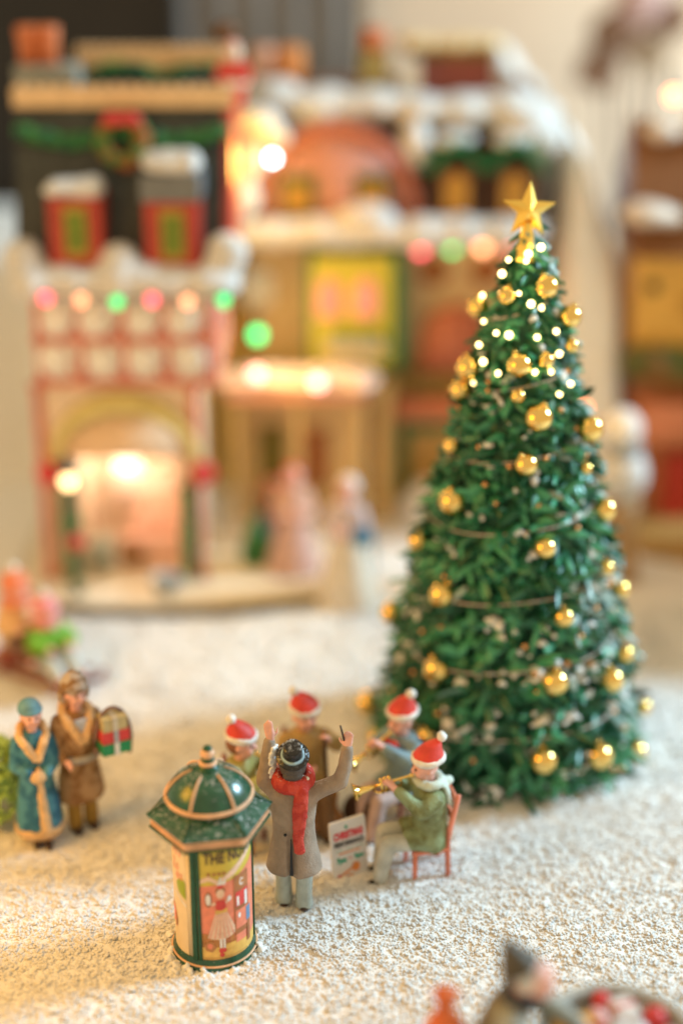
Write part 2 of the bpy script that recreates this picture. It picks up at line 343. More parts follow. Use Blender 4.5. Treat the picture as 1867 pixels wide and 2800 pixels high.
def hand_prims(b, wpt, d, side, L=.16, curl=.35, r=.018):  # wrist, pointing direction, side of the thumb; palm normal from the two
    wpt = Vector(wpt); d = Vector(d).normalized(); side = Vector(side); side = (side - d * side.dot(d)).normalized(); nrm = d.cross(side)
    pc = wpt + d * L * .28
    b.chain([(*wpt, r * 1.7), (*(pc + side * .016), r * 1.45), (*(wpt + d * L * .48 + side * .022), r * 1.2)]); b.chain([(*wpt, r * 1.5), (*(pc - side * .016), r * 1.4), (*(wpt + d * L * .46 - side * .024), r * 1.1)])
    for k, (o_, l_) in enumerate(((.033, .46), (.011, .54), (-.012, .49), (-.033, .38))):
        p0 = wpt + d * L * .46 + side * o_; p1 = p0 + (d + side * o_ * 3).normalized() * L * l_ * .5; dd = (d * (1 - curl) + nrm * curl).normalized(); p2 = p1 + dd * L * l_ * .5
        b.chain([(*p0, r * .62), (*p1, r * .56), (*p2, r * .45)], 8)
    p0 = wpt + d * L * .16 + side * .03; p1 = p0 + (d * .6 + side).normalized() * L * .26; p2 = p1 + (d + side * .2 + nrm * .3).normalized() * L * .24
    b.chain([(*p0, r * .75), (*p1, r * .62), (*p2, r * .48)], 8)
def santa_hat(root, c, M, red=RED, s=1, flop=(1, -.2)):
    c = Vector(c); n = 20; rs = []
    for t in np.linspace(0, 1, 8):
        rr = .148 * (1 - t) ** .75 + .02; off = Vector((flop[0] * .13 * t * t, flop[1] * .13 * t * t, .24 * t - .07 * t * t))
        rs.append([c + M @ ((off + Vector((rr * math.cos(2 * PI * i / n), rr * math.sin(2 * PI * i / n), 0))) * s) for i in range(n)])
    h = MB().rings(rs).build('hat', red, root)
    br = MB().lathe([(.12, -.035), (.152, -.04), (.172, -.015), (.172, .015), (.15, .035), (.12, .03)], 24, c, M=M @ (Matrix.Identity(3) * s)).build('hat_brim', WHITE, h); blob_noise(br, .012, 14)
    pm = MB().ell(c + M @ (Vector((flop[0] * .15, flop[1] * .15, .19)) * s), .052 * s, 14).build('pompom', WHITE, h); blob_noise(pm, .01, 20)
def snow_patch(root, pts, r, name='snow_dusting'):
    b = MB()
    for p in pts: b.ell(p, (r * random.uniform(.7, 1.2), r * random.uniform(.7, 1.2), r * .6), 8)
    o = b.build(name, SNOW, root, vox=r * .35, sm=2); blob_noise(o, r * .3, 30); return o

# conductor, seen from behind
TAUPE = P('coat_taupe', (.33, .255, .195), rough=.55, dust=.26, dusts=22, bump=.5, bs=60)
SCARF = P('scarf_red', (.60, .05, .035), rough=.6, bump=.8, bs=70, dust=.25, dusts=24, alt=(.63, .08, .055))
HATB = P('hat_black', (.014, .012, .010), rough=.22, dust=.32, dusts=30, spec=.5)
TRS = P('trousers_pale_blue', (.42, .47, .43), rough=.55, bump=.4); SHOE = P('shoe_brown', (.055, .03, .018), rough=.4)
C = thing('person', 'figurine in taupe tailcoat, black top hat and red scarf, both arms raised', 'person', (-.45, 12.43, -.02))
LW, RW = (-.205, .07, 1.83), (.505, .05, 1.75)
b = MB(); ey, _ = face_prims(b, (.0, .03, 1.60), .115, (0, .9, .35))
b.chain([(0, 0, 1.38, .07), (0, .01, 1.55, .07)]); b.chain([(0, 0, .75, .13), (0, 0, 1.05, .14), (0, 0, 1.3, .13)]); b.chain([(-.1, 0, 1.3, .09), (.1, 0, 1.3, .09)])
b.chain([(-.17, 0, 1.29, .06), (-.27, .05, 1.40, .05), (-.235, .07, 1.62, .042), (*LW, .032)]); b.chain([(.17, 0, 1.29, .06), (.45, .03, 1.41, .05), (.495, .05, 1.6, .04), (*RW, .032)])
for x, y in ((-.1, .05), (.1, -.02)): b.chain([(x * .8, 0, .75, .09), (x, y, .4, .06), (x, y, .06, .05)])
hand_prims(b, LW, (-.15, .1, 1), (1, .1, .1), .19, .2, .021); hand_prims(b, RW, (.1, .12, 1), (-1, .1, .25), .19, .45, .021)
b.build('body', SKIN, C, vox=.0115, sm=3); eyes(C, ey)
hb = MB().ell((0, -.01, 1.60), (.128, .13, .13), 16).ell((0, -.085, 1.535), (.095, .05, .06), 14).build('hair', P('hair_grey', (.10, .09, .085), bump=.8, bs=60), C)
b = MB(); n = 40; rs = []
for z, rx, ry in ((.47, .258, .20), (.49, .268, .21), (.58, .255, .20), (.70, .228, .18), (.86, .205, .16), (.98, .198, .155), (1.1, .212, .162), (1.22, .228, .16), (1.31, .225, .145), (1.38, .16, .115), (1.43, .10, .09)):
    ring = ringz(z, rx, ry, 0, 0, n, .012 * max(0, 1 - z), 6, 1); nr = []
    for x, y, zz in ring:
        if z < .88 and y < 0 and abs(x + .02) < .045 * (1 - z) + .012: y *= .80
        if z < .55 and x > -.03 and y < 0: zz -= .02
        nr.append((x, y, zz))
    rs.append(nr)
b.rings(rs)
for ch in ([(-.14, 0, 1.29, .10), (-.265, .04, 1.395, .082), (-.25, .06, 1.56, .07), (-.215, .07, 1.80, .058)], [(.13, 0, 1.27, .10), (.29, .02, 1.34, .082), (.435, .03, 1.40, .077), (.485, .045, 1.56, .068), (.50, .05, 1.735, .058)]): b.chain(ch, 16)
ct = b.build('coat', TAUPE, C, vox=.014, sm=3); blob_noise(ct, .006, 7)
MB().prism([(-.004, .89), (.004, .89), (.017, .49), (-.017, .49)], (-.02, -.169, 0), (1, 0, 0), (0, -.03, 1), (0, .03, 0)).build('coat_vent', BLACK, C, False)
for x in (-.075, .01): MB().ell((x, -.163, .935), (.016, .010, .017), 12).build('button', BLACK, C)
for sx, W_, d in ((-1, LW, (-.15, .1, 1)), (1, RW, (.1, .12, 1))): pass
b = MB(); n = 40
for i in range(n): pass
pts = [(.155 * math.cos(2 * PI * i / 28), .02 + .132 * math.sin(2 * PI * i / 28), 1.435 + .03 * math.sin(2 * PI * i / 28 + .3)) for i in range(29)]
b.tube(pts, .056, 12, flat=1.15); b.tube([(p[0] * .98, p[1], p[2] + .05) for p in pts], .045, 12)
tail = [(.09, -.10, 1.45), (.085, -.15, 1.40), (.075, -.185, 1.30), (.062, -.19, 1.15), (.055, -.188, 1.0), (.048, -.192, .88), (.058, -.20, .78)]
for a, c_ in zip(tail[:-1], tail[1:]):
    for t in np.linspace(0, 1, 6):
        p = Vector(a).lerp(Vector(c_), t); wd = .068 - .012 * math.sin(p.z * 9); b.ell(p, (wd, .03, .04), 10)
sc_o = b.build('scarf', SCARF, C, vox=.012, sm=2); blob_noise(sc_o, .006, 26)
M = rot('X', 31) @ rot('Y', 2); hc = Vector((-.0, -.04, 1.715))
MB().lathe([(.02, -.006), (.13, -.012), (.153, 0), (.157, .012), (.15, .022), (.10, .018), (.098, .02), (.09, .10), (.092, .165), (.088, .178), (.07, .184), (.001, .186)], 40, hc, M=M).build('top_hat', HATB, C)
RIB = P('ribbon_blue', (.36, .52, .60), rough=.4)
rb = MB(); n = 40; ri = []
for z, rr in ((.016, .101), (.016, .112), (.058, .107), (.058, .093)): ri.append([hc + M @ Vector((rr * math.cos(2 * PI * i / n), rr * math.sin(2 * PI * i / n), z - (.006 * math.sin(5 * 2 * PI * i / n) if rr > .1 else 0))) for i in range(n)])
rb.rings(ri, cap=False); rb.build('hat_ribbon', RIB, C)
for x, y in ((-.105, .05), (.095, -.02)):
    b = MB(); b.lathe([(.082, .035), (.086, .06), (.08, .16), (.076, .35), (.09, .52), (.10, .62)], 24, (x, y, 0), sq=(1, .95)); tr = b.build('trouser_leg', TRS, C); blob_noise(tr, .01, 8)
    b = MB(); b.ell((x + .01, y + .04, .035), (.062, .12, .045), 16).ell((x, y - .02, .04), (.058, .075, .05), 14).build('shoe', SHOE, C, vox=.012, sm=2)
snow_patch(C, [(-.238 + .024 * (z - 1.45) / .35 + .062 * math.cos(a), .062 + .066 * math.sin(a), z) for z, a in zip(np.random.uniform(1.46, 1.79, 130), np.random.uniform(-1.35, .1, 130))], .020)
snow_patch(C, [(.10 + random.uniform(-.04, .04), -.06 + random.uniform(-.03, .05), 1.50) for k in range(9)], .022)
tg = MB().tube([(.475, .05, 1.83), (.44, .02, 2.005)], [.011, .009], 8).build('baton', P('baton_dark', (.06, .04, .03)), loc=(-.45, 12.43, -.02)); tag(tg, 'thin dark baton held in the raised right hand of the taupe-coated conductor', 'baton')

# ------------------------------------------------------------------ the little band
def V(*a): return Vector(a)
def brass(loc, rz, a, bpt, label, zup=0):
    t = thing('trumpet', label, 'trumpet', loc, rz, 'brass instruments of the band')
    a = V(*a); bpt = V(*bpt); d = (bpt - a).normalized(); L = (bpt - a).length; sd = d.cross(V(0, 0, 1)).normalized(); up = sd.cross(d)
    Mx = Matrix((sd, up, d)).transposed()
    MB().tube([a, a + d * .02, a + d * .05, bpt - d * .1], [.028, .022, .013, .016], 10).tube([a + d * L * .25, a + d * L * .2 - up * .04, a + d * L * .25 - up * .085, a + d * L * .62 - up * .085, a + d * L * .68 - up * .04, a + d * L * .62], .013, 8).build('tubing', GOLD, t)
    MB().lathe([(.018, L * .62), (.026, L * .75), (.042, L * .88), (.075, L * .97), (.095, L), (.088, L), (.03, L * .88)], 24, a, M=Mx).build('bell', GOLD, t)
    for k in (.4, .47, .54): MB().tube([a + d * L * k - up * .1, a + d * L * k + up * .07], .017, 8).build('valve', GOLD, t)
    return t
def chair(loc, rz, m, label):
    t = thing('chair', label, 'chair', loc, rz, 'chairs of the band')
    MB().box((0, 0, .40), (.38, .38, .045)).build('seat', m, t, False, bevel=.012)
    for x in (-.16, .16):
        MB().tube([(x, -.16, 0), (x, -.16, .39)], .026, 8).build('leg', m, t)
        MB().tube([(x, .19, 0), (x, .17, .4), (x, .19, .62), (x, .27, 1.0)], [.026, .03, .03, .026], 8).build('leg', m, t)
    b = MB()
    for z, y in ((.93, .255), (.75, .22), (.6, .19)): b.box((0, y, z), (.32, .03, .07), M=rot('X', -14))
    b.build('backrest', m, t, False, bevel=.008); return t
def musician(label, loc, rz, coat, trs, shoe, seated, hands, scarf=None, flop=(1, -.2), tilt=0, turn=0, hat=True, hair=None, bow=None):
    t = thing('person', label, 'person', loc, rz, 'figurines of the band')
    hz = .47 if seated else .82; sh = hz + .56; hd = hz + .79
    fw = V(math.sin(R(turn)), -math.cos(R(turn)), -math.tan(R(tilt))).normalized()
    b = MB(); ey, mouth = face_prims(b, (0, -.02, hd), .125, fw)
    b.chain([(0, .02, sh, .06), (0, 0, hd - .08, .065)]); b.chain([(0, .03, hz, .13), (0, .03, sh - .1, .14)])
    if seated: feet = [(-.11, -.44, .07), (.11, -.50, .07)]; knees = [(-.11, -.40, hz + .03), (.11, -.42, hz + .03)]
    else: feet = [(-.10, -.02, .07), (.10, .03, .07)]; knees = [(-.10, -.02, .44), (.10, .02, .44)]
    arms = []
    for s_, h in zip((-1, 1), hands):
        h = V(*h); s0 = V(s_ * .20, .02, sh - .05); mid = (s0 + h) / 2; el = mid + V(s_ * .13, .04, -.13); arms.append((s0, el, h))
        b.chain([(*s0, .06), (*el, .05), (*h, .036)]); d = (h - el).normalized(); hand_prims(b, h, d + V(0, 0, .3), (-s_, 0, .5), .15, .75, .02)
    for k, f_ in zip(knees, feet): b.chain([((k[0]), .02, hz, .09), (*k, .07), (*f_, .05)])
    b.build('body', SKIN, t, vox=.015, sm=2); eyes(t, ey, .014)
    b = MB(); b.rings([ringz(z, rx, ry, 0, .03, 28, w_, 6) for z, rx, ry, w_ in ((hz - (.08 if seated else .22), .24, .20, .03), (hz + .05, .225, .19, .02), (hz + .25, .205, .165, 0), (sh - .12, .23, .165, 0), (sh - .02, .21, .14, 0), (sh + .06, .11, .1, 0))])
    for s0, el, h in arms: b.chain([(s0.x * .8, s0.y, s0.z, .095), (*s0, .092), (*el, .082), (*(el.lerp(h, .8)), .062)])
    if seated:
        for k in knees: b.chain([(k[0], 0, hz + .02, .13), (k[0], k[1] * .45, hz + .04, .11)])
    c = b.build('coat', coat, t, vox=.02, sm=2); blob_noise(c, .008, 9)
    b = MB()
    for k, f_ in zip(knees, feet): b.chain([(k[0], .02, hz, .10), (*k, .088), (f_[0], f_[1], .16, .08), (f_[0], f_[1], .12, .08)])
    b.build('trousers', trs, t, vox=.02, sm=2)
    for f_ in feet: MB().ell((f_[0], f_[1] - .06, .045), (.062, .125, .05), 12).ell((f_[0], f_[1], .08), (.06, .06, .06), 12).build('shoe', shoe, t, vox=.016, sm=1)
    if scarf:
        b = MB(); b.tube([(.135 * math.cos(a), .01 + .115 * math.sin(a), sh + .08) for a in np.linspace(0, 2 * PI, 20)], .05, 10); b.tube([(.08, .12, sh + .08), (.10, .17, sh - .02), (.10, .19, sh - .16)], [.05, .06, .055], 10, flat=.5); b.tube([(.03, .12, sh + .08), (.01, .19, sh + .04), (-.03, .24, sh + .02)], [.04, .05, .045], 10)
        o = b.build('scarf', scarf, t, vox=.016, sm=1); blob_noise(o, .008, 18)
    if bow:
        MB().ell((-.06, -.165, sh + .02), (.06, .03, .045), 12).ell((.06, -.165, sh + .02), (.06, .03, .045), 12).ell((0, -.18, sh + .02), (.028, .028, .028), 10).build('bow_tie', bow, t)
    if hair:
        MB().ell((0, .035, hd + .01), (.135, .125, .135), 14).build('hair', hair, t)
    if hat: santa_hat(t, (0, .0, hd + .10), rot('Z', turn) @ rot('X', 8 + tilt * -.6), flop=flop)
    return t
OLIVE = P('coat_olive', (.19, .20, .07), alt=(.27, .33, .17), altthr=.5, vs=5, bump=.6); PALEG = P('trousers_pale_grey', (.50, .49, .42)); PALEGB = P('scarf_pale_mint', (.58, .66, .57), bump=.6)
SALMON = P('chair_salmon', (.74, .23, .14), bump=.1, var=.08); CHB = P('chair_brown', (.26, .075, .04)); STEEL = P('coat_grey_blue', (.20, .29, .32)); TAN = P('coat_tan', (.42, .27, .09)); OCH = P('coat_ochre_green', (.36, .33, .10))
GREY = P('trousers_grey', (.40, .38, .33)); BSH = P('shoe_black', (.012, .012, .012), rough=.3); HAIRW = P('hair_white', (.66, .62, .58), bump=.7); HAIRB = P('hair_brown', (.22, .09, .04), bump=.7)
ca, ra = (.84, 13.03), -76
chair((*ca, -.09), ra, SALMON, 'salmon-orange chair under the trumpeter in the olive coat')
musician('seated figurine in olive coat and red hat playing a trumpet', (*ca, -.07), ra, OLIVE, PALEG, BSH, True, [(-.055, -.40, 1.07), (.055, -.36, 1.10)], scarf=PALEGB, flop=(-.1, 1.0), tilt=6)
brass((*ca, -.07), ra, (0, -.15, 1.18), (0, -.74, 1.07), 'shiny gold trumpet played by the seated figurine in the olive coat')
cb, rb_ = (.62, 13.9), -48
chair((*cb, -.08), rb_, CHB, 'reddish brown chair under the horn player in grey-blue, behind the salmon chair')
musician('seated figurine in grey-blue coat and red bow playing a trumpet beside the tree', (*cb, -.06), rb_, STEEL, P('trousers_pink_grey', (.50, .36, .32)), BSH, True, [(-.06, -.36, 1.06), (.05, -.34, 1.10)], flop=(.4, .5), tilt=4, bow=P('bow_red', (.55, .04, .03)))
brass((*cb, -.06), rb_, (0, -.15, 1.17), (-.10, -.62, .92), 'gold trumpet of the grey-blue figurine, pointing down to the left')
cse = MB(); cse.lathe([(.001, -.09), (.19, -.09), (.215, -.06), (.215, .06), (.19, .09), (.001, .09)], 28, M=rot('X', 78)); o = cse.build('instrument_case', P('case_dark_brown', (.07, .035, .02), rough=.35), None, 'auto', loc=(.22, 13.72, .19)); o.rotation_euler = (0, 0, R(-40))
tag(o, 'round dark brown drum standing at the feet of the grey-blue trumpeter', 'drum'); o.name = 'drum'; o.data.name = 'drum'
cc = (-.38, 14.0)
chair((*cc, -.09), 14, CHB, 'brown chair under the cello player, directly behind the conductor')
musician('seated figurine in tan coat and red hat playing a cello', (*cc, -.07), 14, TAN, P('trousers_brown', (.18, .09, .03)), SHOE, True, [(-.05, -.34, .80), (.17, -.30, 1.12)], flop=(-.7, .3), tilt=0, turn=8)
bs = thing('cello', 'brown cello held between the knees of the seated figurine in tan', 'cello', (-.14, 13.58, -.02), 16, None, .84)
BW = P('cello_varnish', (.30, .13, .03), rough=.25, coat=.4)
out = [(.0, 0), (.14, .02), (.20, .12), (.195, .22), (.125, .34), (.13, .42), (.155, .50), (.13, .60), (.05, .66)]
out = out + [(-x, y) for x, y in out[::-1][:-1]]
T = rot('X', -10)
MB().prism(out, T @ V(0, .07, .06), T @ V(1, 0, 0), T @ V(0, 0, 1), T @ V(0, -.13, 0)).build('soundbox', BW, bs, False, bevel=.02)
MB().box(T @ V(0, -.09, .98), (.045, .03, .74), M=T).build('neck', P('cello_neck', (.05, .025, .012)), bs, False, bevel=.006)
MB().tube([T @ V(0, -.09, 1.34), T @ V(0, -.07, 1.42), T @ V(0, -.11, 1.45), T @ V(0, -.13, 1.41)], .024, 8).build('scroll', BW, bs)
MB().box(T @ V(0, -.10, .30), (.10, .04, .03), M=T).build('bridge', CREAM, bs, False)
cd = (-1.0, 13.45)
chair((*cd, -.09), 70, CHB, 'brown chair under the horn player behind the kiosk')
musician('seated figurine in ochre coat and red hat behind the kiosk, playing a horn', (*cd, -.07), 70, OCH, GREY, SHOE, True, [(-.05, -.40, 1.05), (.05, -.36, 1.09)], flop=(-.5, .6), tilt=2, hair=HAIRB)
brass((*cd, -.07), 70, (0, -.15, 1.17), (0, -.68, 1.0), 'gold horn of the ochre-coated figurine, partly hidden by the kiosk roof')
# poster board
SB = thing('sign_board', 'small white board announcing the Christmas performance, stuck in the snow', 'sign', (.10, 12.90, -.06), 29)
MB().prism([(-.20, 0), (.20, 0), (.20, .655), (.185, .67), (-.185, .67), (-.20, .655)], (0, 0, 0), (1, 0, 0), (0, .14, .99), (0, .03, 0)).build('board', P('board_white', (.72, .69, .68), bump=.1, var=.04), SB, False, bevel=.004)
def line(txt, xa, xb, za, zb, m, nm='lettering', bold=.02):
    vs, fs = text_mesh(txt, 1, bold); X = [v.x for v in vs]; Y = [v.y for v in vs]
    pts = []
    for v in vs:
        x = xa + (v.x - min(X)) / (max(X) - min(X)) * (xb - xa); z = za + (v.y - min(Y)) / (max(Y) - min(Y)) * (zb - za); pts.append((x, .14 * z - .005, .99 * z))
    MB().add(pts, fs).build(nm, m, SB, False)
SR = P('sign_red', (.70, .05, .07), bump=0); ST = P('sign_teal', (.02, .36, .24), bump=0); SO = P('sign_orange', (.75, .27, .08), bump=0); SK = P('sign_black', (.06, .055, .05), bump=0)
line('CHRISTMAS', -.165, .165, .475, .56, SR, bold=.06); line('PERFORMANCE', -.165, .165, .395, .455, SK, bold=.05)
line('one  two  three', -.16, .16, .345, .375, ST) if False else None
for xa, xb in ((-.15, -.075), (-.035, .035), (.075, .15)): line('* * *', xa, xb, .35, .37, ST, 'ornament')
MB().prism([(-.12, 0), (.12, .0), (.12, .012), (-.12, .012)], (0, .14 * .32 - .005, .99 * .32), (1, 0, 0), (0, .14, .99), (0, .004, 0)).build('ornament', SO, SB, False)
line('7pm', -.15, -.04, .205, .285, ST, bold=.06); line('9pm', .05, .155, .215, .285, ST, bold=.06); line('-', -.015, .02, .25, .26, SR)
def flatellipse(cx_, cz_, a, b_, rotd, m):
    pts = [(cx_ + a * math.cos(t) * math.cos(R(rotd)) - b_ * math.sin(t) * math.sin(R(rotd)), cz_ + a * math.cos(t) * math.sin(R(rotd)) + b_ * math.sin(t) * math.cos(R(rotd))) for t in np.linspace(0, 2 * PI, 20)[:-1]]
    MB().prism(pts, (0, -.006, 0), (1, 0, 0), (0, .14, .99), (0, .004, 0)).build('ornament', m, SB, False)
flatellipse(.06, .145, .045, .05, 0, SO); flatellipse(-.05, .11, .10, .012, 24, SO); flatellipse(-.13, .09, .02, .012, 0, SR); flatellipse(-.02, .06, .05, .02, 10, SO); flatellipse(-.02, .60, .015, .02, 0, ST)

# ------------------------------------------------------------------ the strolling couple
BLUE = P('coat_blue', (.025, .15, .26), alt=(.07, .25, .34), vs=7, bump=.4); FUR = P('fur_cream', (.75, .48, .24), bump=1, bs=50); BRN = P('coat_brown', (.26, .12, .035), alt=(.38, .22, .10), vs=6, bump=.5); OCHT = P('trousers_ochre', (.32, .19, .035))
W = thing('person', 'figurine woman in long blue coat with cream fur trim and blue cap', 'person', (-3.08, 13.5, -.02), 18); W.scale = (.86, .88, .99)
b = MB(); ey, _ = face_prims(b, (0, -.02, 1.52), .115, (.1, -1, 0)); b.chain([(0, 0, 1.3, .06), (0, 0, 1.46, .06)]); b.chain([(0, 0, .5, .12), (0, 0, 1.2, .12)])
for s_ in (-1, 1): b.chain([(s_ * .17, 0, 1.22, .055), (s_ * .22, -.06, .98, .05), (s_ * .05, -.24, .93, .035)]); hand_prims(b, (s_ * .05, -.24, .93), (-s_, -.1, 0), (0, 0, 1), .14, .6, .018)
for x, y in ((-.06, -.03), (.07, -.08)): b.chain([(x, 0, .5, .08), (x, y, .06, .045)])
b.build('body', SKIN, W, vox=.015, sm=2); eyes(W, ey)
b = MB(); b.rings([ringz(z, rx, ry, 0, 0, 36, w_, 7) for z, rx, ry, w_ in ((.24, .27, .22, .04), (.26, .28, .23, .04), (.6, .235, .19, .03), (.92, .175, .14, 0), (1.1, .205, .15, 0), (1.25, .20, .13, 0), (1.34, .1, .09, 0))])
for s_ in (-1, 1): b.chain([(s_ * .17, 0, 1.22, .09), (s_ * .225, -.05, 1.0, .083), (s_ * .10, -.21, .93, .066)])
blob_noise(b.build('coat', BLUE, W, vox=.02, sm=2), .007, 8)
b = MB(); b.tube([(.16, -.03, 1.30), (.10, -.14, 1.24), (.03, -.185, 1.08), (.02, -.17, .95), (.03, -.20, .6), (.05, -.235, .26)], [.05, .055, .045, .045, .055, .07], 10); b.tube([(-.16, -.03, 1.30), (-.10, -.14, 1.24), (0, -.185, 1.08)], [.05, .055, .045], 10); b.tube([(.16, -.03, 1.30), (.12, .10, 1.36), (0, .15, 1.37), (-.12, .10, 1.36), (-.16, -.03, 1.30)], .055, 10)
b.tube([(.255 * math.cos(a), .21 * math.sin(a), .215) for a in np.linspace(0, 2 * PI, 30)], .05, 8); b.ell((-.0, -.26, .92), (.10, .07, .075), 14)
b.rings([ringz(.12, .24, .19), ringz(.24, .255, .205)])
blob_noise(b.build('fur_trim', FUR, W, vox=.02, sm=1), .012, 22)
for x, y in ((-.06, -.05), (.07, -.10)): MB().ell((x, y - .05, .04), (.05, .105, .045), 12).build('shoe', SHOE, W)
MB().ell((0, .03, 1.50), (.125, .125, .15), 14).build('hair', P('hair_auburn', (.45, .18, .06), bump=.7), W)
MB().ell((-.01, .02, 1.60), (.135, .135, .095), 16).lathe([(.12, 1.55), (.145, 1.56), (.145, 1.59), (.12, 1.60)], 24, (-.0, .01, 0)).build('cap', P('cap_blue', (.12, .28, .36), bump=.5), W, vox=.016, sm=1)
Mn = thing('person', 'figurine man in brown coat with cream collar and fur hat beside the blue-coated woman', 'person', (-2.68, 13.74, -.02), 28); Mn.scale = (.86, .88, .98)
b = MB(); ey, _ = face_prims(b, (0, -.03, 1.66), .12, (.2, -1, -.05)); b.chain([(0, 0, 1.4, .065), (0, 0, 1.6, .065)]); b.chain([(0, 0, .8, .14), (0, 0, 1.3, .14)])
AR = [((.21, 0, 1.34), (.30, -.06, 1.10), (.40, -.22, 1.12)), ((-.21, 0, 1.34), (-.30, -.02, 1.08), (-.22, -.20, .98))]
for s_, (s0, el, h) in zip((1, -1), AR): b.chain([(*s0, .06), (*el, .05), (*h, .036)]); hand_prims(b, h, V(*h) - V(*el), (0, 0, 1), .15, .7, .02)
for x, y in ((-.10, 0), (.11, .03)): b.chain([(x, 0, .8, .09), (x, y, .08, .05)])
b.build('body', SKIN, Mn, vox=.015, sm=2); eyes(Mn, ey)
b = MB(); b.rings([ringz(z, rx, ry, 0, 0, 36, w_, 6) for z, rx, ry, w_ in ((.42, .285, .22, .03), (.44, .29, .23, .03), (.7, .255, .20, .02), (.95, .215, .165, 0), (1.2, .24, .17, 0), (1.36, .23, .15, 0), (1.46, .11, .1, 0))])
for s0, el, h in AR: b.chain([(*s0, .10), (*el, .088), (*(V(*el).lerp(V(*h), .75)), .07)])
blob_noise(b.build('coat', BRN, Mn, vox=.02, sm=2), .008, 8)
b = MB(); b.tube([(.17, -.02, 1.42), (.11, -.15, 1.34), (.03, -.20, 1.14)], [.06, .065, .05], 10); b.tube([(-.17, -.02, 1.42), (-.11, -.15, 1.34), (0, -.20, 1.14)], [.06, .065, .05], 10); b.tube([(.17, -.02, 1.42), (.12, .11, 1.48), (0, .16, 1.49), (-.12, .11, 1.48), (-.17, -.02, 1.42)], .06, 10)
blob_noise(b.build('fur_collar', FUR, Mn, vox=.02, sm=1), .012, 22)
MB().prism([(-.08, 1.42), (.08, 1.42), (.01, 1.16)], (0, -.165, 0), (1, 0, 0), (0, 0, 1), (0, -.015, 0)).build('shirt', P('shirt_blue_white', (.52, .56, .66)), Mn, False)
b = MB(); b.tube([(.245 * math.cos(a), .195 * math.sin(a), .95) for a in np.linspace(0, 2 * PI, 30)], .04, 8); blob_noise(b.build('belt', P('belt_grey', (.40, .38, .36), bump=.8), Mn), .012, 20)
for x, y in ((-.10, 0), (.11, .03)):
    MB().lathe([(.085, .06), (.09, .1), (.085, .3), (.10, .55)], 18, (x, y, 0)).build('trouser_leg', OCHT, Mn); MB().ell((x, y - .05, .045), (.065, .13, .05), 12).build('shoe', SHOE, Mn)
b = MB(); b.lathe([(.13, 1.69), (.165, 1.70), (.17, 1.76), (.155, 1.80), (.12, 1.80)], 24).ell((0, 0, 1.80), (.135, .135, .10), 16).ell((.15, .02, 1.64), (.05, .07, .09), 10).ell((-.15, .02, 1.64), (.05, .07, .09), 10); blob_noise(b.build('fur_hat', P('fur_hat_brown', (.30, .16, .06), alt=(.5, .42, .36), vs=8, bump=1), Mn, vox=.018, sm=1), .014, 20)
gl = Mn.matrix_basis.copy() if False else (Matrix.Translation((-2.66, 13.74, -.02)) @ Matrix.Rotation(R(28), 4, 'Z'))
def gift(c, d, rz, m, rm, label):
    p = gl @ V(*c); g = thing('gift_box', label, 'gift box', p, 28 + rz, 'gift boxes in the arms of the man')
    MB().box((0, 0, d[2] / 2), d).build('box', m, g, False, bevel=.01)
    MB().box((0, 0, d[2] / 2), (.05, d[1] + .012, d[2] + .012)).build('ribbon', rm, g, False); return g
gift((.27, -.26, 1.02), (.30, .21, .13), 0, P('gift_green', (.02, .25, .10)), WHITE, 'green gift box with white ribbon, lowest of the stack the man in brown carries')
gift((.27, -.26, 1.15), (.29, .20, .13), 0, P('gift_red', (.60, .06, .06)), P('ribbon_grey', (.35, .38, .42)), 'red gift box with grey ribbon, in the middle of the stack the man carries')
gift((.27, -.26, 1.28), (.26, .18, .15), 0, P('gift_straw', (.50, .42, .22)), P('ribbon_straw', (.6, .55, .45)), 'straw-coloured gift box on top of the stack the man in brown carries')
bk = MB(); bk.tube([gl @ V(.27 + .19 * math.cos(a), -.25, 1.12 + .38 * math.sin(a)) for a in np.linspace(-.5, PI + .3, 20)], .022, 8); tag(bk.build('carrying_strap', P('strap_brown', (.20, .12, .09))), 'brown looped strap around the gift boxes carried by the man', 'strap')

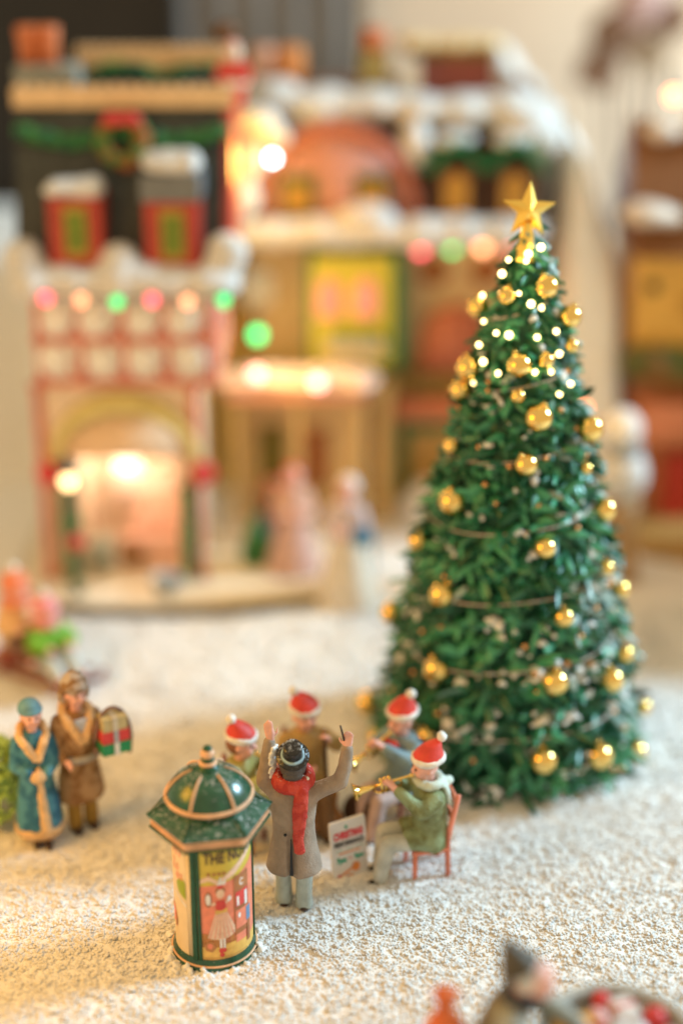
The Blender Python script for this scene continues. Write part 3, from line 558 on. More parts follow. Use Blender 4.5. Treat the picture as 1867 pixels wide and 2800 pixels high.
# ------------------------------------------------------------------ children on the sledge
SL = thing('sledge', 'dark red wooden sledge with two figurine children, left of the house', 'sledge', (-3.66, 16.95, -.02), -33)
RW_ = P('sledge_red', (.30, .06, .03))
for y in (-.2, .2): MB().tube([(-.75, y, .05), (.55, y, .05), (.75, y, .12), (.82, y, .28)], .035, 8).build('runner', RW_, SL)
for y in (-.18, -.06, .06, .18): MB().box((-.05, y, .22), (1.35, .10, .035)).build('plank', RW_, SL, False, bevel=.008)
for x in (-.5, .4): MB().box((x, 0, .13), (.06, .42, .15)).build('crossbar', RW_, SL, False)
gs = Matrix.Translation((-3.66, 16.95, -.02)) @ Matrix.Rotation(R(-33), 4, 'Z')
def child(x, s, coat, cap, trs, label, dy=0, dz=0):
    p = gs @ V(x, dy, .24 + dz); t = thing('person', label, 'person', p, -33 + 90 - 22, 'children on the sledge', s)
    b = MB(); ey, _ = face_prims(b, (0, -.02, .68), .13, (0, -1, 0)); b.chain([(0, 0, .1, .13), (0, 0, .45, .12), (0, 0, .6, .06)])
    for s_ in (-1, 1): b.chain([(s_ * .16, 0, .44, .06), (s_ * .24, -.12, .32, .05), (s_ * .12, -.30, .34, .05)]); hand_prims(b, (s_ * .12, -.30, .34), (0, -1, .2), (-s_, 0, 0), .13, .5, .02); b.chain([(s_ * .1, 0, .1, .09), (s_ * .12, -.36, .16, .08), (s_ * .12, -.56, .08, .06)])
    b.build('body', SKIN, t, vox=.018, sm=2); eyes(t, ey, .015)
    b = MB(); b.rings([ringz(z, rx, ry) for z, rx, ry in ((.02, .22, .2), (.2, .23, .2), (.45, .2, .15), (.54, .1, .09))])
    for s_ in (-1, 1): b.chain([(s_ * .15, 0, .44, .09), (s_ * .24, -.10, .32, .085), (s_ * .13, -.27, .34, .07)])
    b.build('coat', coat, t, vox=.022, sm=2)
    b = MB()
    for s_ in (-1, 1): b.chain([(s_ * .1, -.02, .1, .11), (s_ * .12, -.36, .16, .10), (s_ * .12, -.52, .10, .085)])
    b.build('trousers', trs, t, vox=.022, sm=2)
    MB().ell((0, .02, .76), (.15, .15, .12), 16).lathe([(.13, .70), (.165, .705), (.165, .745), (.13, .755)], 24).build('cap', cap, t)
    MB().ell((0, .03, .90), .055, 12).build('pompom', WHITE, t)
    b = MB(); b.tube([(.13 * math.cos(a), .01 + .12 * math.sin(a), .545) for a in np.linspace(0, 2 * PI, 18)], .05, 8); b.build('scarf', cap, t)
    return t
child(-.35, 1.15, P('jacket_cream', (.72, .45, .22)), P('cap_orange', (.75, .22, .10)), BROWN, 'figurine child in cream jacket and orange cap at the back of the sledge', 0, .12)
child(.12, 1.05, P('jacket_lime', (.16, .40, .03)), P('cap_pink', (.75, .28, .28)), P('trousers_ice', (.50, .56, .56)), 'figurine child in lime green jacket and pink cap at the front of the sledge')

# ------------------------------------------------------------------ stall keeper at the near edge
VC = (1.20, 9.52)
FG = thing('person', 'figurine in grey-brown coat and pointed dark hat bending over the parcel cart', 'person', (*VC, -.02), 78, None, 1.05)
LODEN = P('coat_loden', (.16, .125, .075), alt=(.22, .20, .13)); GSL = P('sleeve_grey', (.33, .34, .30))
b = MB(); ey, _ = face_prims(b, (0, -.26, 1.50), .13, (.1, -1, -.45)); b.chain([(0, -.02, .7, .14), (0, 0, 1.0, .15), (0, -.10, 1.25, .13), (0, -.22, 1.42, .06)])
AF = [((-.2, -.1, 1.25), (-.30, -.34, 1.08), (-.10, -.62, 1.02)), ((.2, -.1, 1.25), (.32, -.30, 1.05), (.14, -.62, 1.0))]
for s_, (s0, el, h) in zip((-1, 1), AF): b.chain([(*s0, .06), (*el, .055), (*h, .04)]); hand_prims(b, h, V(*h) - V(*el), (-s_, 0, 0), .16, .5, .021)
for x in (-.1, .1): b.chain([(x, 0, .7, .09), (x, 0, .06, .055)])
b.build('body', SKIN, FG, vox=.016, sm=2); eyes(FG, ey)
b = MB(); b.rings([ringz(z, rx, ry, 0, cy_, 30, .02, 6) for z, rx, ry, cy_ in ((.30, .27, .24, 0), (.7, .25, .21, 0), (1.0, .225, .18, -.01), (1.2, .235, .17, -.07), (1.33, .2, .14, -.12), (1.40, .1, .09, -.17))])
b.build('coat', LODEN, FG, vox=.022, sm=2)
for s0, el, h in AF: MB().chain([(s0[0] * .85, s0[1], s0[2], .10), (*s0, .10), (*el, .09), (*(V(*el).lerp(V(*h), .85)), .072)]).build('sleeve', GSL, FG, vox=.02, sm=2)
for x in (-.1, .1): MB().lathe([(.09, .06), (.09, .4), (.11, .6)], 16, (x, 0, 0)).build('trouser_leg', BROWN, FG); MB().ell((x, -.06, .045), (.065, .13, .05), 12).build('shoe', SHOE, FG)
MB().ell((0, -.21, 1.53), (.137, .125, .13), 14).build('hair', HAIRW, FG); MB().tube([(.12 * math.cos(a), -.17 + .11 * math.sin(a), 1.375) for a in np.linspace(0, 2 * PI, 18)], .05, 8).build('scarf', P('scarf_navy', (.03, .04, .07)), FG)
MB().lathe([(.14, 0), (.155, .02), (.13, .06), (.085, .15), (.03, .25), (.005, .30)], 24, (0, -.14, 1.59), M=rot('X', -28)).build('hat', P('hat_dark_olive', (.075, .06, .04)), FG)
gf = Matrix.Translation((*VC, 0)) @ Matrix.Rotation(R(78), 4, 'Z')
CT = thing('tub_of_goods', 'round grey tub on a brown stand heaped with parcels and balls, near right corner', 'tub', gf @ V(.12, -.92, -.02), 0)
WD = P('cart_wood', (.16, .08, .04))
MB().lathe([(.40, .70), (.50, .80), (.60, 1.0), (.575, 1.0), (.48, .84), (.01, .84)], 36).build('bowl', GSL, CT)
MB().tube([(.59 * math.cos(a), .59 * math.sin(a), 1.01) for a in np.linspace(0, 2 * PI, 40)], .05, 10).build('rim', P('rim_grey', (.38, .39, .36)), CT)
for k in range(4): MB().tube([(.34 * math.cos(k * PI / 2 + .6), .34 * math.sin(k * PI / 2 + .6), 0), (.36 * math.cos(k * PI / 2 + .6), .36 * math.sin(k * PI / 2 + .6), .78)], .05, 8).build('leg', WD, CT)
gc = gf @ Matrix.Translation((.12, -.92, -.02))
PK = {'yellow': (.75, .36, .03), 'red': (.60, .05, .05), 'pink': (.74, .40, .36), 'white': (.74, .71, .69), 'dark green': (.03, .14, .07), 'orange': (.7, .22, .04)}
par = [(.10, .36, 'yellow', .34, .14, .14, -62, 'long yellow parcel nearest the bending figurine in the round tub'), (-.22, .18, 'yellow', .18, .16, .15, 20, 'short yellow parcel at the left rim of the tub'), (.34, -.02, 'white', .22, .18, .16, 30, 'white parcel with red ribbon in the round tub'), (-.1, -.25, 'dark green', .22, .16, .14, 50, 'dark green parcel with white ribbon in the round tub')]
for x, y, k, a, b_, h, rz, ds in par:
    g = thing('parcel', ds, 'parcel', gc @ V(x, y, .92), 78 + rz, 'parcels heaped in the round tub'); m = P('parcel_' + k.replace(' ', '_'), PK[k])
    MB().box((0, 0, h / 2), (a, b_, h)).build('box', m, g, False, bevel=.02); MB().box((0, 0, h / 2), (.035, b_ + .01, h + .01)).build('ribbon', WHITE if k != 'white' else RED, g, False)
b0 = None
for x, y, k, r_, pl_ in ((.02, .10, 'red', .11, 'red ball in the middle of the tub'), (.22, .18, 'pink', .10, 'pale pink ball between the long yellow and the white parcel'), (.12, -.12, 'white', .11, 'white ball beside the middle red one'), (.33, -.26, 'red', .10, 'red ball near the far rim of the tub'), (-.14, -.04, 'pink', .10, 'pale pink ball left of the middle red one'), (.10, -.38, 'pink', .10, 'pale pink ball at the rim beside the dark green parcel'), (-.33, -.06, 'red', .11, 'red ball at the left rim of the tub'), (.45, .16, 'red', .08, 'small red ball at the rim beside the white parcel'), (-.02, .02, 'white', .09, 'white ball topmost of the heap')):
    o = MB().ell((0, 0, 0), r_, 16).build('ball', P('ball_' + k, PK[k], rough=.3), None, loc=gc @ V(x, y, .99 + (.12 if 'topmost' in pl_ else 0))); tag(o, pl_, 'ball', 'balls heaped in the round tub')
sk = MB(); sk.lathe([(.02, 0), (.2, .02), (.25, .2), (.24, .5), (.19, .75), (.10, .86), (.06, .9), (.12, 1.0), (.02, 1.02)], 24); o = sk.build('sack', P('sack_orange', (.62, .13, .03), var=.3, vs=3, bump=.8, bs=10), None, loc=(.80, 9.55, -.02)); o.scale = (.85, .85, 1.38); blob_noise(o, .03, 3); tag(o, 'tied orange cloth sack standing left of the bending figurine at the near edge', 'sack')

# ------------------------------------------------------------------ Christmas tree
TX, TY = 1.88, 15.55
def trad(z): return 1.49 * max(0, 1 - max(z, 0) / 5.95) ** .80 + .025
TR = thing('christmas_tree', 'tall green garland-wound Christmas tree with frosted branches and a gold star', 'tree', (TX, TY, -.03))
MB().lathe([(.14, 0), (.13, .5), (.05, 5.7), (.02, 5.95)], 16).build('trunk', P('trunk_brown', (.10, .05, .025)), TR)
LEAF = mat('tree_leaf', (.018, .17, .075), .33, .3, 2.2, spec=.6, alt=(.06, .33, .16), altthr=.5)
LEAFD = mat('tree_leaf_dark', (.010, .095, .042), .4, .3, 3); FROST_LIT = mat('tree_leaf_frosted_lit', (.16, .33, .25), .5, .3, 6, alt=(.45, .55, .50))
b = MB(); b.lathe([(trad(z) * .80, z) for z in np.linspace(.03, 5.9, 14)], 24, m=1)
rnd = random.Random(11)
ZR = []; z = .06
while z < 5.92: ZR.append(z); z += .21 - .012 * z
for row, z0 in enumerate(ZR):
    rr = trad(z0); nl = max(12, int(2 * PI * rr / .05))
    for i in range(nl):
        a = 2 * PI * i / nl + rnd.uniform(-.1, .1); z = z0 + (a / (2 * PI)) * .16 + rnd.gauss(0, .045)
        if z < .0: z = .02
        r0 = trad(z) * rnd.uniform(.80, .98)
        er = V(math.cos(a), math.sin(a), 0); et = V(-math.sin(a), math.cos(a), 0); ez = V(0, 0, 1)
        d = (er * rnd.uniform(.15, 1.0) + et * rnd.choice((-1, 1)) * rnd.uniform(.2, 1.1) + ez * rnd.gauss(-.05, .45)).normalized()
        L = rnd.uniform(.19, .33) * (.5 + .5 * min(1, rr)); wd = rnd.uniform(.034, .056) * (.6 + .4 * min(1, rr))
        sd = d.cross(er + ez * rnd.uniform(-.3, 1.2)); 
        if sd.length < .05: sd = d.cross(ez)
        sd.normalize(); nn = sd.cross(d); p0 = er * r0 + ez * z
        fr = mnoise.noise(p0 * 1.9 + V(4, 1, 7)) + .35 * er.x + rnd.gauss(0, .18)  # random frosting, weighted to the right to paint daylight on that side
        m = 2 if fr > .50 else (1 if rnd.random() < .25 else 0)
        pr = []
        for t, ww in ((0, .5), (.3, 1), (.7, .95), (1, .25)):
            c_ = p0 + d * L * t - ez * .05 * t * t; pr += [c_ - sd * wd * ww - nn * .018, c_ + nn * .018, c_ + sd * wd * ww - nn * .018]
        fs = []
        for k in range(3):
            fs += [(3 * k, 3 * k + 1, 3 * k + 4, 3 * k + 3), (3 * k + 1, 3 * k + 2, 3 * k + 5, 3 * k + 4)]
        b.add(pr, fs, m)
me = bpy.data.meshes.new('crown'); me.from_pydata([tuple(v) for v in b.v], [], b.f)
for m in (LEAF, LEAFD, FROST_LIT): me.materials.append(m)
me.polygons.foreach_set('material_index', b.m); me.polygons.foreach_set('use_smooth', [True] * len(me.polygons)); me.update()
cr = bpy.data.objects.new('crown', me); COL.objects.link(cr); cr.parent = TR
sn = MB()
def tp(a, z, f=.97): return V(math.cos(a) * trad(z) * f, math.sin(a) * trad(z) * f, z)
for x, y, z, n_ in ((.06, -1.25, 1.48, 6), (.78, -1.0, 1.46, 8), (1.2, -.7, .95, 8), (-.6, -1.25, .88, 7), (-1.15, -.5, 1.45, 3), (.6, -1.3, .42, 5), (-.4, -1.4, .25, 4), (-1.0, -.4, 2.0, 3), (.95, -.55, 2.3, 6), (-.3, -1.1, 2.0, 3), (.8, -.5, 3.0, 4), (.1, -1.0, 2.75, 2), (-.9, -1.1, .5, 4), (.2, -1.4, 1.0, 3)):
    a = math.atan2(y, x)
    for k in range(n_ * 3): sn.ell(tp(a + rnd.gauss(0, .022) * n_ / max(.4, trad(z) / 1.2), z + rnd.gauss(0, .045), rnd.uniform(.96, 1.04)), (rnd.uniform(.03, .06), rnd.uniform(.03, .06), rnd.uniform(.016, .03)), 7)
for k in range(90):
    z = rnd.uniform(.1, 5.2); a = rnd.uniform(PI, 2 * PI)
    for j in range(rnd.choice((1, 2, 4))): sn.ell(tp(a + rnd.gauss(0, .05), z + rnd.gauss(0, .03), 1.0), (rnd.uniform(.03, .055), rnd.uniform(.03, .055), .022), 7)
so = sn.build('snow_patch', SNOW, TR, vox=.022, sm=1); blob_noise(so, .03, 18); so['kind'] = 'stuff'
# star
ST_ = MB(); pts = []
for i in range(10):
    a = PI / 2 + i * PI / 5; rr = .29 if i % 2 == 0 else .12; pts.append((rr * math.cos(a), rr * math.sin(a)))
vs_ = [(x, 0, y) for x, y in pts] + [(0, -.10, 0), (0, .10, 0)]
fs_ = [(i, (i + 1) % 10, 10) for i in range(10)] + [((i + 1) % 10, i, 11) for i in range(10)]
ST_.add(vs_, fs_); ST_.tube([(0, 0, -.5), (0, 0, -.12)], [.10, .05], 10)
o = ST_.build('star_topper', mat('star_gold', (1.0, .66, .15), .3, .05, 3, metal=.9), None, False, loc=(1.86, 15.5, 6.08)); o.rotation_euler = (R(-8), R(4), R(8))
tag(o, 'five-pointed faceted gold star on the tip of the Christmas tree', 'star')
# baubles: hung one by one, named by the tier they hang in
BA = [(-1.48, -.25, .16, .103), (1.38, -.58, .18, .122), (-1.57, .19, .36, .135), (.86, -1.16, .5, .145), (1.52, -.18, .52, .091), (.24, -1.4, .59, .142), (-.97, -1.03, .65, .102), (.98, -.86, 1.25, .133), (1.18, -.5, 1.37, .103), (-.86, -.93, 1.42, .139), (.33, -1.22, 1.43, .141), (-1.31, .17, 1.53, .123), (1.13, -.24, 2.02, .103), (.41, -1.06, 2.1, .106), (-.81, -.77, 2.22, .134), (.91, -.56, 2.43, .085), (-1.03, -.16, 2.57, .118), (.19, -.97, 2.85, .112), (.85, -.42, 3.04, .123), (-.71, -.57, 3.2, .136), (.63, -.55, 3.55, .064), (-.02, -.8, 3.7, .118), (-.73, -.31, 3.71, .084), (.64, -.38, 3.93, .136), (.09, -.68, 4.16, .14), (-.63, -.18, 4.28, .106), (-.11, -.62, 4.36, .073), (-.55, -.21, 4.53, .124), (-.1, -.54, 4.67, .121), (.16, -.52, 4.71, .081), (.43, -.3, 4.79, .074), (.39, -.2, 5.07, .118), (-.44, .08, 5.08, .113), (-.21, -.29, 5.31, .091), (.14, -.3, 5.41, .117)]
ordn = ['first', 'second', 'third', 'fourth', 'fifth', 'sixth', 'seventh', 'eighth']
tiers = [(0, .45, 'lowest tier'), (.45, 1.0, 'second tier up'), (1.0, 1.8, 'third tier up'), (1.8, 2.5, 'fourth tier up'), (2.5, 3.3, 'fifth tier up'), (3.3, 4.0, 'sixth tier up'), (4.0, 4.6, 'seventh tier up'), (4.6, 5.0, 'eighth tier up'), (5.0, 6, 'top tier under the star')]
ball = MB().lathe([(.001, -1)] + [(math.cos(t), math.sin(t)) for t in np.linspace(-1.45, 1.45, 15)] + [(.001, 1)], 28).build('bauble', GOLD)
cap = MB().lathe([(.22, .93), (.24, .96), (.24, 1.10), (.20, 1.14), (.05, 1.16)], 14).tube([(.11 * math.cos(a), 0, 1.2 + .11 * math.sin(a)) for a in np.linspace(0, 2 * PI, 14)], .025, 6).build('cap', GOLD, ball)
first = True
for z0, z1, nm in tiers:
    row = sorted([q for q in BA if z0 <= q[2] < z1])
    for i, (x, y, z, r) in enumerate(row):
        if first: o, c_ = ball, cap; first = False
        else:
            o = ball.copy(); COL.objects.link(o); c_ = cap.copy(); COL.objects.link(c_); c_.parent = o
        rr = math.hypot(x, y); f = (rr * .97 + r * .45) / rr
        o.location = (TX + x * f, TY + y * f, z - .03); o.scale = (r * 1.02,) * 3; o.rotation_euler = (rnd.gauss(0, .25), rnd.gauss(0, .25), rnd.uniform(0, 6))
        size = 'large' if r > .13 else ('small' if r < .095 else 'shiny')
        tag(o, '%s gold bauble on the tree, %s from left in the %s' % (size, ordn[i], nm), 'bauble', 'gold baubles hung on the Christmas tree')
# fairy lights and copper beads wound round the tree
FL = thing('fairy_lights', 'thin wire of warm fairy lights and copper beads wound round the Christmas tree', 'fairy lights', (TX, TY, -.03))
wire = MB(); wp = []
for t in np.linspace(0, 1, 700):
    z = .25 + 5.45 * t; a = t * 15 * PI; wp.append(tp(a, z, 1.02 + .02 * math.sin(a * 5)))
wire.tube(wp, .010, 5); wire.build('wire', P('wire_pale', (.55, .46, .40), rough=.3), FL)
LIT = mat('fairy_bulb_lit', (1, .74, .30), .3, 0, emit=8)
BEAD = mat('bead_copper', (.75, .38, .16), .25, .1, 5, metal=.8)
bl = MB().ell((0, 0, 0), .028, 10)
b0 = None
for (x, y, z) in [(-.17, -.16, 5.65), (-.04, -.23, 5.66), (-.23, -.18, 5.51), (-.39, .03, 5.22), (-.4, -.2, 5.02), (-.45, -.26, 4.79), (-.42, -.37, 4.65), (.06, -.47, 4.94), (.24, -.4, 4.98), (.16, -.51, 4.74), (.2, -.54, 4.6), (.41, -.45, 4.44), (-.09, -.62, 4.38), (-.24, -.25, 5.33), (.07, -.16, 5.78), (-.19, -.43, 4.95), (.0, -.38, 5.26), (-.29, -.5, 4.57), (.19, -.25, 5.45), (-.1, -.32, 5.35), (.1, -.30, 5.2), (-.30, -.36, 4.95), (.05, -.55, 4.6), (.28, -.42, 4.75), (-.02, -.18, 5.72), (.3, -.5, 4.35), (-.5, -.3, 4.4)]:
    if b0 is None: b0 = o = bl.build('bulb', LIT, FL)
    else: o = b0.copy(); COL.objects.link(o)
    f = .93 + .08 / math.hypot(x, y); o.location = (x * f, y * f, z); q_ = rnd.uniform(.75, 1.35); o.scale = (q_, q_, q_)
b1 = None
for k in range(60):
    z = rnd.uniform(.2, 4.6); a = rnd.uniform(PI * .95, PI * 2.05)
    if b1 is None: b1 = o = MB().ell((0, 0, 0), .034, 10).build('bead', BEAD, FL)
    else: o = b1.copy(); COL.objects.link(o)
    o.location = tp(a, z, 1.03)

# ------------------------------------------------------------------ houses of the village
def H(mb, name, m, root, **k):                 # shapes given in the place's own coordinates
    l = root.location; mb.v = [(x - l.x, y - l.y, z - l.z) for x, y, z in mb.v]
    return mb.build(name, m, root, **k)
def HC(mb, name, m, par, root, **k):           # the same for a sub-part
    l = root.location; mb.v = [(x - l.x, y - l.y, z - l.z) for x, y, z in mb.v]
    return mb.build(name, m, par, **k)
def bx(x0, x1, y0, y1, z0, z1, mb=None):
    mb = mb or MB(); return mb.box(((x0 + x1) / 2, (y0 + y1) / 2, (z0 + z1) / 2), (x1 - x0, y1 - y0, z1 - z0))
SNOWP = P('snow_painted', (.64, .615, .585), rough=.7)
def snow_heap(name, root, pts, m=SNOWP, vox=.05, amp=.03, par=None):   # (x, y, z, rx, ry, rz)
    b = MB()
    for x, y, z, a, c, d in pts: b.ell((x, y, z), (a, c, d), 14)
    l = root.location; b.v = [(x - l.x, y - l.y, z - l.z) for x, y, z in b.v]
    o = b.build(name, m, par or root, vox=vox, sm=4); blob_noise(o, amp, 3); return o
def along(a, b, n, r, jit=.06):
    a = V(*a); b = V(*b); out = []
    for i in range(n):
        p = a.lerp(b, i / (n - 1)); out.append((p.x, p.y + random.uniform(-jit, jit), p.z + random.uniform(-jit, jit) * .6, r[0] * random.uniform(.85, 1.2), r[1] * random.uniform(.85, 1.15), r[2] * random.uniform(.85, 1.2)))
    return out
STUC = P('stucco_white', (.80, .77, .74)); SLATE = P('roof_slate', (.035, .038, .034), bump=.6, bs=12, alt=(.065, .07, .062), vs=14); TRIM = P('trim_cream', (.80, .54, .30)); TIMB = P('timber_red', (.62, .18, .13)); REDW = P('wall_red', (.42, .05, .035))
PEACHW = P('wall_peach', (.80, .65, .50)); WINY = P('window_straw', (.42, .29, .05)); WING = P('window_green', (.12, .22, .02)); GARL = P('garland_green', (.012, .11, .05), alt=(.05, .22, .05), vs=7, bump=1); POT = P('chimney_orange', (.60, .17, .06)); GREYS = P('stone_grey_green', (.27, .27, .23))
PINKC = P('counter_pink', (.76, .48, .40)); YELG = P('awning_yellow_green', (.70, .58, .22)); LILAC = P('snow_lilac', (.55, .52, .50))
LH = thing('toy_shop', 'tall black-roofed shop with red half-timbering, cream trim and a lit arched window', 'house', (-2.95, 20.4, 0))
base = [(-4.45, 19.6), (-4.2, 19.05), (-3.75, 18.72), (-3.2, 18.58), (-2.4, 18.58), (-1.5, 18.68), (-.6, 18.85), (.1, 19.12), (.4, 19.6), (.4, 21.4), (-4.45, 21.6)]
H(MB().prism(base, (0, 0, .11), (1, 0, 0), (0, 1, 0), (0, 0, .055)), 'base', P('base_snow', (.74, .66, .52)), LH, bevel=.012)
H(MB().prism([(x * 1.0 + (.04 if x > -2.5 else -.04), y - .05) for x, y in base], (0, 0, -.05), (1, 0, 0), (0, 1, 0), (0, 0, .158)), 'base_shadow_band', P('base_shadow_olive', (.09, .06, .02)), LH, smooth=False)  # dark band paints the shadow under the edge of the base plate
wl = MB(); bx(-3.97, -3.50, 19.5, 21.3, .17, 3.0, wl); bx(-2.20, -1.93, 19.5, 21.3, .17, 3.0, wl); bx(-3.498, -2.202, 19.5, 21.3, 1.95, 3.0, wl); bx(-3.498, -2.202, 20.6, 21.3, .17, 1.948, wl)
H(wl, 'ground_floor_wall', PEACHW, LH, smooth=False)
H(bx(-3.92, -1.62, 19.28, 21.3, 3.0, 4.3), 'upper_wall', STUC, LH, smooth=False)
tm = MB()
for z in (3.04, 3.62, 4.22): bx(-3.94, -1.6, 19.24, 19.3, z - .045, z + .045, tm)
xsT = np.linspace(-3.87, -1.68, 5)
for x in xsT: bx(x - .035, x + .035, 19.236, 19.296, 3.0, 4.28, tm)
for a, c in zip(xsT[:-1], xsT[1:]):
    for sgn in (0, 1):
        p, q_ = (a, c) if sgn else (c, a); mid = (a + c) / 2
        tm.tube([V(p, 19.255, 3.05), V((p + mid) / 2, 19.245, 3.22), V(mid, 19.25, 3.6)], .022, 6)
        tm.tube([V(p, 19.255, 3.98), V((p * .6 + mid * .4), 19.25, 3.72), V(mid, 19.25, 3.63)], .022, 6)
OV = P('panel_white', (.80, .77, .73))
for x, z in ((-3.62, 3.87), (-3.14, 3.87), (-2.54, 3.87), (-2.03, 3.87), (-3.68, 3.36), (-3.08, 3.34), (-2.55, 3.34), (-1.93, 3.36)): H(MB().ell((x, 19.215, z), (.20, .035, .205), 20), 'oval_panel', OV, LH)
for y in (19.4, 20.0, 20.6, 21.2): bx(-1.64, -1.59, y - .05, y + .05, 3.0, 4.28, tm)
for z in (3.04, 3.62, 4.22): bx(-1.645, -1.6, 19.3, 21.3, z - .045, z + .045, tm)
H(tm, 'timber_frame', TIMB, LH, smooth=False)
for x in (-3.98, -1.93): H(MB().lathe([(.09, .17), (.09, .3), (.06, .34), (.06, 2.85), (.10, 2.95)], 14, (x, 19.46, 0)), 'pilaster', TIMB, LH)
aw = MB(); n = 24
for k, (r0, r1, y0, z0) in enumerate(((1.0, .94, 19.34, 1.92),)):
    rs = []
    for t in np.linspace(0, PI, n):
        c_, s_ = math.cos(t), math.sin(t) * .95; rs.append([(-2.86 + r0 * c_, 19.5, z0 + r0 * s_), (-2.86 + r0 * c_, y0 + .02, z0 + r1 * s_ * .9), (-2.86 + r0 * .86 * c_, y0 + .02, z0 + r1 * .80 * s_ * .9), (-2.86 + r0 * .86 * c_, 19.5, z0 + r0 * .86 * s_)])
    aw.rings(rs)
H(aw, 'awning_band', YELG, LH)
H(MB().prism([(.88 * math.cos(t), .80 * math.sin(t)) for t in np.linspace(0, PI, 24)], (-2.86, 19.42, 1.93), (1, 0, 0), (0, 0, 1), (0, .07, 0)), 'arch_panel', P('arch_cream', (.78, .55, .36)), LH)
st_ = MB()
for k in range(3): bx(-3.05 + .12 * k, -2.25, 19.75 + .2 * k, 19.95 + .2 * k, .17, .62 + .24 * k, st_)
H(st_, 'display_step', PINKC, LH, smooth=False, bevel=.01)
H(bx(-3.18, -2.32, 20.35, 20.55, .9, 1.35), 'display_panel', P('panel_rose', (.78, .62, .54)), LH, bevel=.02)
H(bx(-3.05, -2.75, 19.62, 19.74, .30, .52), 'crate', P('crate_brown', (.22, .10, .02)), LH, smooth=False)
H(MB().lathe([(.16, .17), (.20, .45), (.18, .6), (.1, .68)], 16, (-3.3, 19.72, 0)), 'urn', P('urn_grey_green', (.42, .45, .38)), LH)
for x in (-3.68, -2.06):
    b = MB()
    for z in np.linspace(.3, 1.5, 9): b.ell((x, 19.36, z), (.10, .10, .11), 10)
    o = H(b, 'topiary', GARL, LH, vox=.04); blob_noise(o, .03, 8)
    H(MB().ell((x - .22 * (1 if x < -3 else -1), 19.40, 1.72), (.17, .12, .17), 14), 'red_bow', P('bow_bright_red', (.62, .05, .05)), LH)
tub = thing('tub', 'small pale tub with a blue cloth in front of the lit shop window', 'tub', (-2.38, 19.0, .17)); MB().lathe([(.13, 0), (.19, .22), (.17, .24), (.14, .2)], 18).build('pail', P('tub_pale', (.45, .46, .45)), tub); MB().ell((.12, -.08, .22), (.12, .09, .09), 12).build('cloth', P('cloth_blue', (.06, .20, .36)), tub)
# mansard roof, dormers, crestings
rp = [(19.3, 4.3), (20.15, 6.45), (21.3, 6.6), (21.3, 4.3)]
H(MB().prism(rp, (-4.1, 0, 0), (0, 1, 0), (0, 0, 1), (2.62, 0, 0)), 'roof', SLATE, LH, smooth=False)
H(MB().prism([(19.28, 4.3), (20.17, 6.52), (21.32, 6.66), (21.32, 4.3)], (-1.478, 0, 0), (0, 1, 0), (0, 0, 1), (.10, 0, 0)), 'gable_wall', REDW, LH, smooth=False)
def crest(x0, x1, y, z0, z1):
    n = 16; poly = [(x0, z0), (x1, z0)]
    for i in range(n):
        xa = x1 + (x0 - x1) * i / n; xb = x1 + (x0 - x1) * (i + 1) / n
        poly += [(xa, z1), (xa * .75 + xb * .25, z1 + .05), (xa * .5 + xb * .5, z1 + .065), (xa * .25 + xb * .75, z1 + .05)]
    poly.append((x0, z1)); H(MB().prism(poly, (0, y, 0), (1, 0, 0), (0, 0, 1), (0, .12, 0)), 'roof_cresting', TRIM, LH, smooth=False, bevel=.01)
crest(-4.12, -1.36, 20.05, 6.40, 6.62); crest(-3.50, -1.42, 21.25, 6.68, 6.96)
ga = MB(); 
for x in np.linspace(-4.0, -1.5, 30):
    sag = .14 * abs(math.sin((x + 4.0) / 2.5 * 2 * PI)); ga.ell((x, 19.92 - .0, 6.14 - sag + random.uniform(-.02, .02)), (.11, .10, random.uniform(.08, .12)), 10)
o = H(ga, 'garland', GARL, LH, vox=.04); blob_noise(o, .04, 9)
ga = MB()
for x in np.linspace(-3.3, -1.55, 18): ga.ell((x, 21.18, 6.70 + .05 * math.sin(x * 6)), (.10, .08, .09), 10)
o = H(ga, 'garland', GARL, LH, vox=.04); blob_noise(o, .04, 9)
wr = MB(); wr.tube([(-2.72 + .25 * math.cos(a), 19.80 + .10 * math.sin(a), 6.05 + .25 * math.sin(a)) for a in np.linspace(0, 2 * PI, 26)], .10, 10)
o = H(wr, 'wreath', P('wreath_brown_green', (.46, .13, .03), alt=(.06, .18, .03), vs=5, bump=1), LH, vox=.03); blob_noise(o, .04, 9)
HC(MB().ell((-2.84, 19.76, 6.30), (.13, .06, .09), 12).ell((-2.60, 19.76, 6.30), (.13, .06, .09), 12).ell((-2.72, 19.74, 6.29), .06, 10), 'wreath_bow', P('bow_bright_red', (.62, .05, .05)), o, LH)
def dormer(x0, x1, zb, zt, slate, zs):
    d = H(bx(x0, x1, 19.1, 20.0, zb, zt), 'dormer', REDW, LH, smooth=False)
    f_ = HC(bx(x0 + .19, x1 - .17, 19.07, 19.12, zb + .12, zt - .10), 'window_frame', WINY, d, LH, smooth=False); xm = (x0 + x1) / 2 + .01
    HC(bx(xm - .12, xm - .02, 19.05, 19.075, zb + .2, zt - .18), 'pane', WING, d, LH, smooth=False); HC(bx(xm + .02, xm + .12, 19.05, 19.075, zb + .2, zt - .18), 'pane', WING, d, LH, smooth=False)
    if slate: HC(bx(x0 - .03, x1 + .03, 19.06, 20.1, zt, zs - .08), 'slate_band', P('slate_grey', (.17, .18, .19)), d, LH, smooth=False)
    snow_heap('snow_cap', LH, along((x0 + .10, 19.3, zs + .05), (x1 - .10, 19.3, zs + .05), 5, (.15, .32, .13), .01), par=d)
